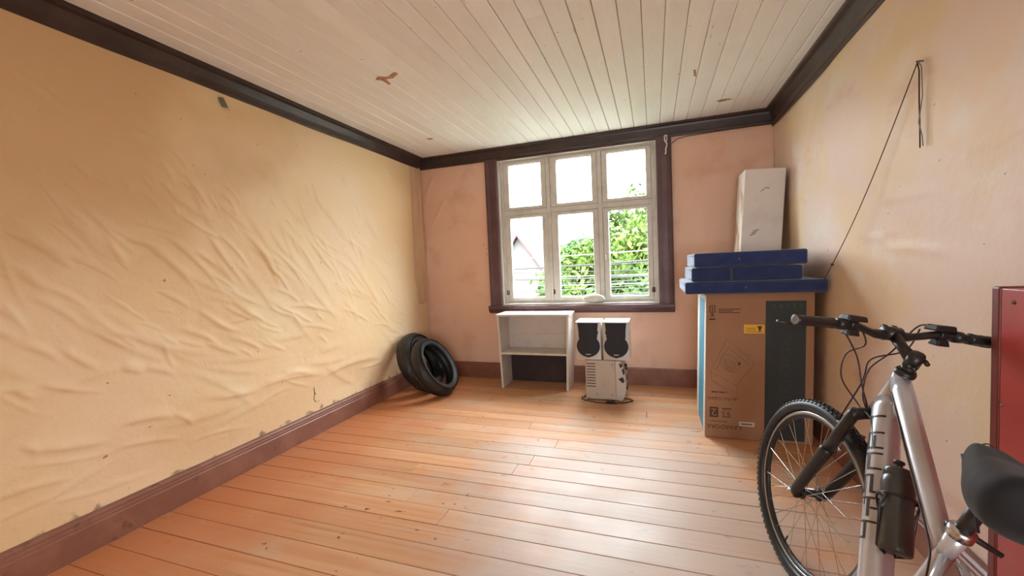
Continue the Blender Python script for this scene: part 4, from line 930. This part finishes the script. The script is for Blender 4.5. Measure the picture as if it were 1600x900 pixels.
# seat clamp, post, saddle
sd_ = (STT-BB).normalized()
cm = MB().tube([STT-sd_*.008, STT+sd_*.014], .0235, 18); cm.build('seat_clamp', 'chrome', bike, True)
MB().tube([STT+V((.028, .012, .0)), STT+V((.030, -.015, .0)), STT+V((.028, -.045, -.010)), STT+V((.02, -.085, -.02))], [.008, .008, .007, .006], 10).build('clamp_lever', 'bike_black', bike, True)
PT = STT+sd_*.125
MB().tube([STT-sd_*.05, PT], .0150, 18).build('seat_post', 'bike_black', bike, True)
pc = MB().tube([PT+V((0, -.026, .002)), PT+V((0, .026, .002))], .016, 14)
for s in (-1, 1): pc.tube([PT+V((.10, s*.012, .030)), PT+V((.05, s*.022, .010)), PT+V((-.05, s*.022, .010)), PT+V((-.10, s*.034, .035))], .0038, 8)
pc.build('saddle_clamp', 'bike_black', bike, True)
def saddle():
    n = 26; P = []; xs = np.linspace(0, 1, 22)
    nose = V((PT.x+.098, 0, PT.z+.078)); ln = .265
    for t in xs:
        u = nose.x-ln*t
        hwid = np.interp(t, [0, .04, .12, .30, .5, .7, .85, .95, 1], [.010, .020, .027, .047, .070, .088, .094, .084, .055])
        zt = nose.z+np.interp(t, [0, .05, .15, .4, .7, .9, 1], [-.030, -.006, .004, -.004, .002, .010, -.006])
        zb = nose.z-np.interp(t, [0, .05, .15, .35, .6, .85, 1], [.050, .076, .092, .116, .126, .122, .085])
        ring = []
        for j in range(n):
            a = 2*math.pi*j/n; ca, sa = math.cos(a), math.sin(a)
            e = .62
            yy = hwid*math.copysign(abs(ca)**e, ca); zz = math.copysign(abs(sa)**.75, sa)
            zc = (zt+zb)/2; hz = (zt-zb)/2
            w_ = 1.0 if zz > 0 else 1-.15*(-zz)
            dip = -.010*math.exp(-(yy/.014)**2)*(zz > .2)*min(1, t*5)
            ring.append((u, yy*w_, zc+hz*zz+dip))
        P.append(ring)
    m = MB(); n0 = 0
    for r_ in P: m.v += r_
    k = len(P)
    for i in range(k-1):
        for j in range(n): m.f.append((i*n+j, i*n+(j+1) % n, (i+1)*n+(j+1) % n, (i+1)*n+j))
    m.f.append(tuple(range(n))[::-1]); m.f.append(tuple((k-1)*n+j for j in range(n)))
    o = m.build('saddle', 'saddle', bike, True); fix_normals(o)
    ss = o.modifiers.new('soft', 'SUBSURF'); ss.levels = ss.render_levels = 1
    # seam of the gel cover round the nose, and the drawstring below
    sm_ = [(nose.x-.030-.012*abs(math.cos(t)), .0225*math.cos(t), nose.z-.034+.034*math.sin(t)) for t in np.linspace(.45, math.pi-.45, 17)]
    MB().tube(sm_, .0014, 6).build('seam', 'bike_black', o, True)
    MB().tube([(nose.x-.16, .05, nose.z-.075), (nose.x-.165, .045, nose.z-.12), (nose.x-.16, .03, nose.z-.150)], .003, 6).build('drawstring', 'bike_black', o, True)
saddle()
# drivetrain
cr_ = MB().lathe([(.082, -.052), (.082, -.049), (.066, -.049), (.066, -.052)], BB, (0, 1, 0), 48, closed=True)
for i in range(4):
    a = i*math.pi/2+.4; d = V((math.cos(a), 0, math.sin(a))); cr_.tube([BB+V((0, -.05, 0)), BB+V((0, -.05, 0))+d*.07], .006, 8)
cr_.build('chainring', 'bike_black', bike)
for s in (-1, 1):
    d = V((s*.9, 0, -s*.44)).normalized(); e = BB+V((0, s*.082, 0))+d*.170
    MB().tube([BB+V((0, s*.05, 0)), BB+V((0, s*.066, 0))+d*.05, e], [(.014, .010), (.012, .009), (.012, .008)], 12).build('crank_arm', 'bike_black', bike, True)
    MB().box(e.x-.045, e.x+.045, min(e.y+s*.012, e.y+s*.10), max(e.y+s*.012, e.y+s*.10), e.z-.012, e.z+.012).build('pedal', 'bike_black', bike, bevel=.004)
chn = [BB+V((.080*math.cos(t), -.050, .080*math.sin(t))) for t in np.linspace(-math.pi/2, math.pi/2, 14)]+[RA+V((.04*math.cos(t), -.046, .04*math.sin(t))) for t in np.linspace(math.pi/2, 3*math.pi/2, 10)]
MB().tube(chn, [(.0035, .005)]*len(chn), 6, closed=True).build('chain', 'hinge', bike)
MB().lathe([(.045, -.052), (.045, -.049), (.028, -.036), (.012, -.036), (.012, -.052)], RA, (0, 1, 0), 32, closed=True).build('cassette', 'hinge', bike)
MB().tube([RA+V((-.005, -.07, -.02)), RA+V((.015, -.085, -.06)), RA+V((.02, -.075, -.11))], [.010, .014, .008], 10).build('derailleur', 'bike_black', bike, True)
# bottle cage (part of the bicycle) and the bottle it holds
tdn = (DT1-DT0).normalized(); upn = V((0, 1, 0)).cross(tdn); upn = upn if upn.x < 0 else -upn
def dpt(s, lat=0, up=0): return DT0+tdn*s+V((0, lat, 0))+upn*up
BS, BE, OFF = .215, .465, .084       # bottle top and base along the tube
cg = MB()
for s_ in (1, -1):
    cg.tube([dpt(.39, s_*.012, .040), dpt(.33, s_*.032, .050), dpt(.322, s_*.0405, .078), dpt(.332, s_*.036, .112), dpt(.36, s_*.0405, .090), dpt(.46, s_*.036, .078), dpt(.470, s_*.012, .064), dpt(.43, s_*.010, .038)], .0034, 8)
cg.tube([dpt(.324, .0405*math.cos(t), OFF+.0405*math.sin(t)) for t in np.linspace(-.3, math.pi+.3, 17)], .0034, 8)
cg.build('bottle_cage', 'bike_black', bike, True)
bot = empty('water_bottle', (0, 0, 0)); tag(bot, 'smoky grey water bottle held in the cage on the bicycle down tube', 'bottle')
BM = bike.rotation_euler.to_matrix().to_4x4(); BM.translation = bike.location
# bottle axis runs up the tube; build it upright, then stand it in the cage
zax = (-tdn); xax = V((0, 1, 0)); yax = zax.cross(xax)
L_ = Matrix((xax, yax, zax)).transposed().to_4x4(); L_.translation = dpt(BE, 0, OFF)
bot.matrix_world = BM @ L_ @ Matrix.Diagonal((1.04, 1.04, 1.18, 1))
MB().lathe([(.0001, 0), (.030, 0), (.0345, .004), (.0355, .012), (.0355, .085), (.0335, .094), (.0335, .104), (.0355, .113), (.0358, .150), (.0335, .163), (.029, .169)], (0, 0, 0), (0, 0, 1), 32).build('bottle_body', 'bottle', bot, True)
cap = MB().lathe([(.0315, .164), (.0325, .166), (.0325, .180), (.030, .186), (.018, .190), (.0001, .190)], (0, 0, 0), (0, 0, 1), 32).build('cap', 'bottle', bot, True)
MB().lathe([(.0085, .189), (.0085, .200), (.0125, .201), (.0125, .206), (.009, .208), (.0001, .208)], (0, 0, 0), (0, 0, 1), 20).build('nozzle', 'bike_black', cap, True)
st_ = MB()
for i in range(3):
    z0_ = .030+i*.018; n0 = len(st_.v)
    for j in range(9):
        a = math.radians(20+j*9); 
        for dz in (0, .010): st_.v.append((.0359*math.cos(a), -.0359*math.sin(a), z0_+dz-.004*j/8))
    st_.f += [(n0+2*j, n0+2*j+2, n0+2*j+3, n0+2*j+1) for j in range(8)]
st_.build('printed_stripes', 'bottle_print', bot, True)

# ------------------------------------------------------------------ outside the window
struct(MB().box(-60, 60, YB+1.0, 120, -3.9, -3.5).build('ground_outside', 'ground'), 'street and gardens below the window')
hx = np.linspace(-70, 40, 60); hy = np.linspace(38, 90, 24); HX, HY = np.meshgrid(hx, hy, indexing='ij')
prof_ = np.sin((HY-38)/52*math.pi/2)
HZ = -3.6+prof_*(9.5+3.0*np.sin(HX*.09+1.0)+1.2*np.sin(HX*.31)+.5*np.sin(HX*.9+HY*.4))
struct(MB().grid(np.stack([HX, HY, HZ], -1)).build('hillside', 'hill', None, True), 'wooded hillside beyond the garden trees')
def tree(label, base, top, crown, n, mat, seed, leaf=.16, name='garden_tree'):
    r = np.random.default_rng(seed); root = empty(name, base); tag(root, label, 'tree')
    bx, by, bz = base; hgt = top-bz; cx, cy, rx, ry, rz = crown
    cz = top-bz-rz
    m = MB().tube([(0, 0, 0), (.1, 0, hgt*.3), (cx*.5, cy*.5, hgt*.55), (cx, cy, hgt*.8)], [.16, .13, .10, .04], 8)
    for k in range(9):
        a = k*2.4; m.tube([(cx*.4, cy*.4, hgt*(.35+.04*k)), (cx+rx*.5*math.cos(a), cy+ry*.5*math.sin(a), cz+rz*(-.3+.1*k)), (cx+rx*.8*math.cos(a), cy+ry*.8*math.sin(a), cz+rz*(-.2+.1*k))], [.05, .03, .012], 6)
    m.build('trunk', 'bark', root, True)
    nc = 42; u = r.normal(size=(nc, 3)); u /= np.linalg.norm(u, axis=1)[:, None]; c = u*(.45+.5*r.random((nc, 1)))*[rx, ry, rz]+[cx, cy, cz]
    which = r.integers(0, nc, n); p = c[which]+r.normal(size=(n, 3))*[rx*.17, ry*.17, rz*.13]
    a = r.normal(size=(n, 3)); a /= np.linalg.norm(a, axis=1)[:, None]; b = np.cross(a, r.normal(size=(n, 3))); b /= np.linalg.norm(b, axis=1)[:, None]
    sz = leaf*(.5+.8*r.random((n, 1)))
    q = np.stack([p-a*sz, p-b*sz*.45, p+a*sz, p+b*sz*.45], 1).reshape(-1, 3)
    me = bpy.data.meshes.new('foliage'); me.from_pydata(q.tolist(), [], np.arange(4*n).reshape(-1, 4).tolist()); me.materials.append(MT[mat])
    link('foliage', me, root)
    return root
tree('large yellow-green tree seen through the right-hand casement', (-.45, 11.6, -3.5), 2.25, (0, 0, 1.20, .95, 2.4), 9000, 'leaf_yellow', 1, .13)
tree('dark green tree seen through the middle casement', (-2.75, 16.6, -3.5), 2.35, (0, 0, 1.15, 1.0, 2.5), 8000, 'leaf_green', 2)
tree('pale tree top showing far off in the upper right pane', (-1.2, 24, -3.5), 5.2, (0, 0, 1.7, 1.5, 3.0), 3500, 'leaf_yellow', 3, .20)
tree('low bushy tree below the cables behind the middle casement', (-1.95, 8.9, -3.5), .98, (0, 0, .70, .45, 1.5), 6000, 'leaf_green', 4, .09)
tree('low yellowish bush below the cables behind the right casement', (-.20, 9.4, -3.5), .95, (0, 0, .70, .45, 1.5), 5000, 'leaf_yellow', 6, .09)
tree('small bush beside the red roof in the left casement', (-2.95, 12.0, -3.5), 1.25, (0, 0, .35, .35, 1.3), 2500, 'leaf_yellow', 5, .09)
def house(label, x0, x1, y0, y1, z1, peak, axis):
    r = empty('house', ((x0+x1)/2, (y0+y1)/2, -3.5)); tag(r, label, 'house'); iv = Matrix.Translation(r.location).inverted()
    def hp(mb, n, mt, parent=None):
        o = mb.build(n, mt, parent or r); fix_normals(o)
        if parent is None: o.matrix_parent_inverse = iv
        return o
    if axis == 'y':
        xm = (x0+x1)/2
        hp(MB().prism([(x0, -3.5), (x1, -3.5), (x1, z1), (xm, peak), (x0, z1)], lambda u, v, t: (u, t, v), y0, y1), 'walls', 'house_white')
        for s, e in ((x0-.25, xm), (x1+.25, xm)):
            k = (peak-z1)/(xm-x0); ze = z1-.25*k
            hp(MB().prism([(s, ze+.02), (e, peak+.02), (e, peak+.14), (s, ze+.14)], lambda u, v, t: (u, t, v), y0-.3, y1+.3), 'roof_slope', 'house_roof')
    else:
        ym = (y0+y1)/2
        hp(MB().prism([(y0, -3.5), (y1, -3.5), (y1, z1), (ym, peak), (y0, z1)], lambda u, v, t: (t, u, v), x0, x1), 'walls', 'house_white')
        for s, e in ((y0-.25, ym), (y1+.25, ym)):
            k = (peak-z1)/(ym-y0); ze = z1-.25*k
            hp(MB().prism([(s, ze+.02), (e, peak+.02), (e, peak+.14), (s, ze+.14)], lambda u, v, t: (t, u, v), x0-.3, x1+.3), 'roof_slope', 'house_roof')
    n = max(1, int((x1-x0)/1.0))
    for i in range(n):
        xc = x0+(i+.5)*(x1-x0)/n
        w_ = hp(MB().box(xc-.28, xc+.28, y0-.04, y0+.05, z1-1.15, z1-.35), 'window', 'house_white')
        o = MB().box(xc-.23, xc+.23, y0-.05, y0-.03, z1-1.10, z1-.40).build('pane', 'house_dark', w_)
    return r
house('pale gabled house with a red roof seen through the left casement', -6.9, -4.7, 18, 23, 1.0, 2.6, 'y')
house('low pale house with a long red roof below the left casement', -5.4, -4.0, 13.2, 15.4, .15, .95, 'x')
# overhead cables strung between two poles
for i, (xp, lab) in enumerate(((-8.0, 'utility pole far left carrying the overhead cables'), (4.6, 'utility pole to the right carrying the overhead cables'))):
    r = empty('utility_pole', (xp, 6.5, -3.5)); tag(r, lab, 'pole', 'utility poles in the street')
    MB().tube([(0, 0, 0), (0, 0, 6.2)], [.14, .09], 12).build('post', 'pole', r, True); MB().box(-.03, .03, -.85, .85, 4.1, 5.5).build('cable_rack', 'pole', r)
zl = [1.40, 1.30, 1.20, 1.14, 1.08, 1.03, .97, .92, .87, .82, .76, .70]
nm = ['topmost', 'second highest', 'third highest', 'fourth highest', 'fifth highest', 'sixth highest', 'sixth lowest', 'fifth lowest', 'fourth lowest', 'third lowest', 'second lowest', 'lowest']
for i, z in enumerate(zl):
    tilt = float(np.clip(rng.normal(0, .2), -.16, .16)); yy = 6.5+(-.70+.1*i if i < 6 else .20+.1*(i-6)); pts = []
    for t in np.linspace(0, 1, 28):
        pts.append((-7.956+12.512*t, yy, z+.40+tilt*(t-.62)*2-1.75*t*(1-t)*(.9+.10*math.sin(i*2.1))))
    thick = .012 if i in (1, 4) else .007
    o = MB().tube(pts, thick, 6).build('overhead_cable', 'cable_pale' if i in (0, 5, 8) else 'cable_black', None, True)
    tag(o, nm[i]+' of the overhead cables crossing outside the window', 'cable', 'overhead cables outside the window')
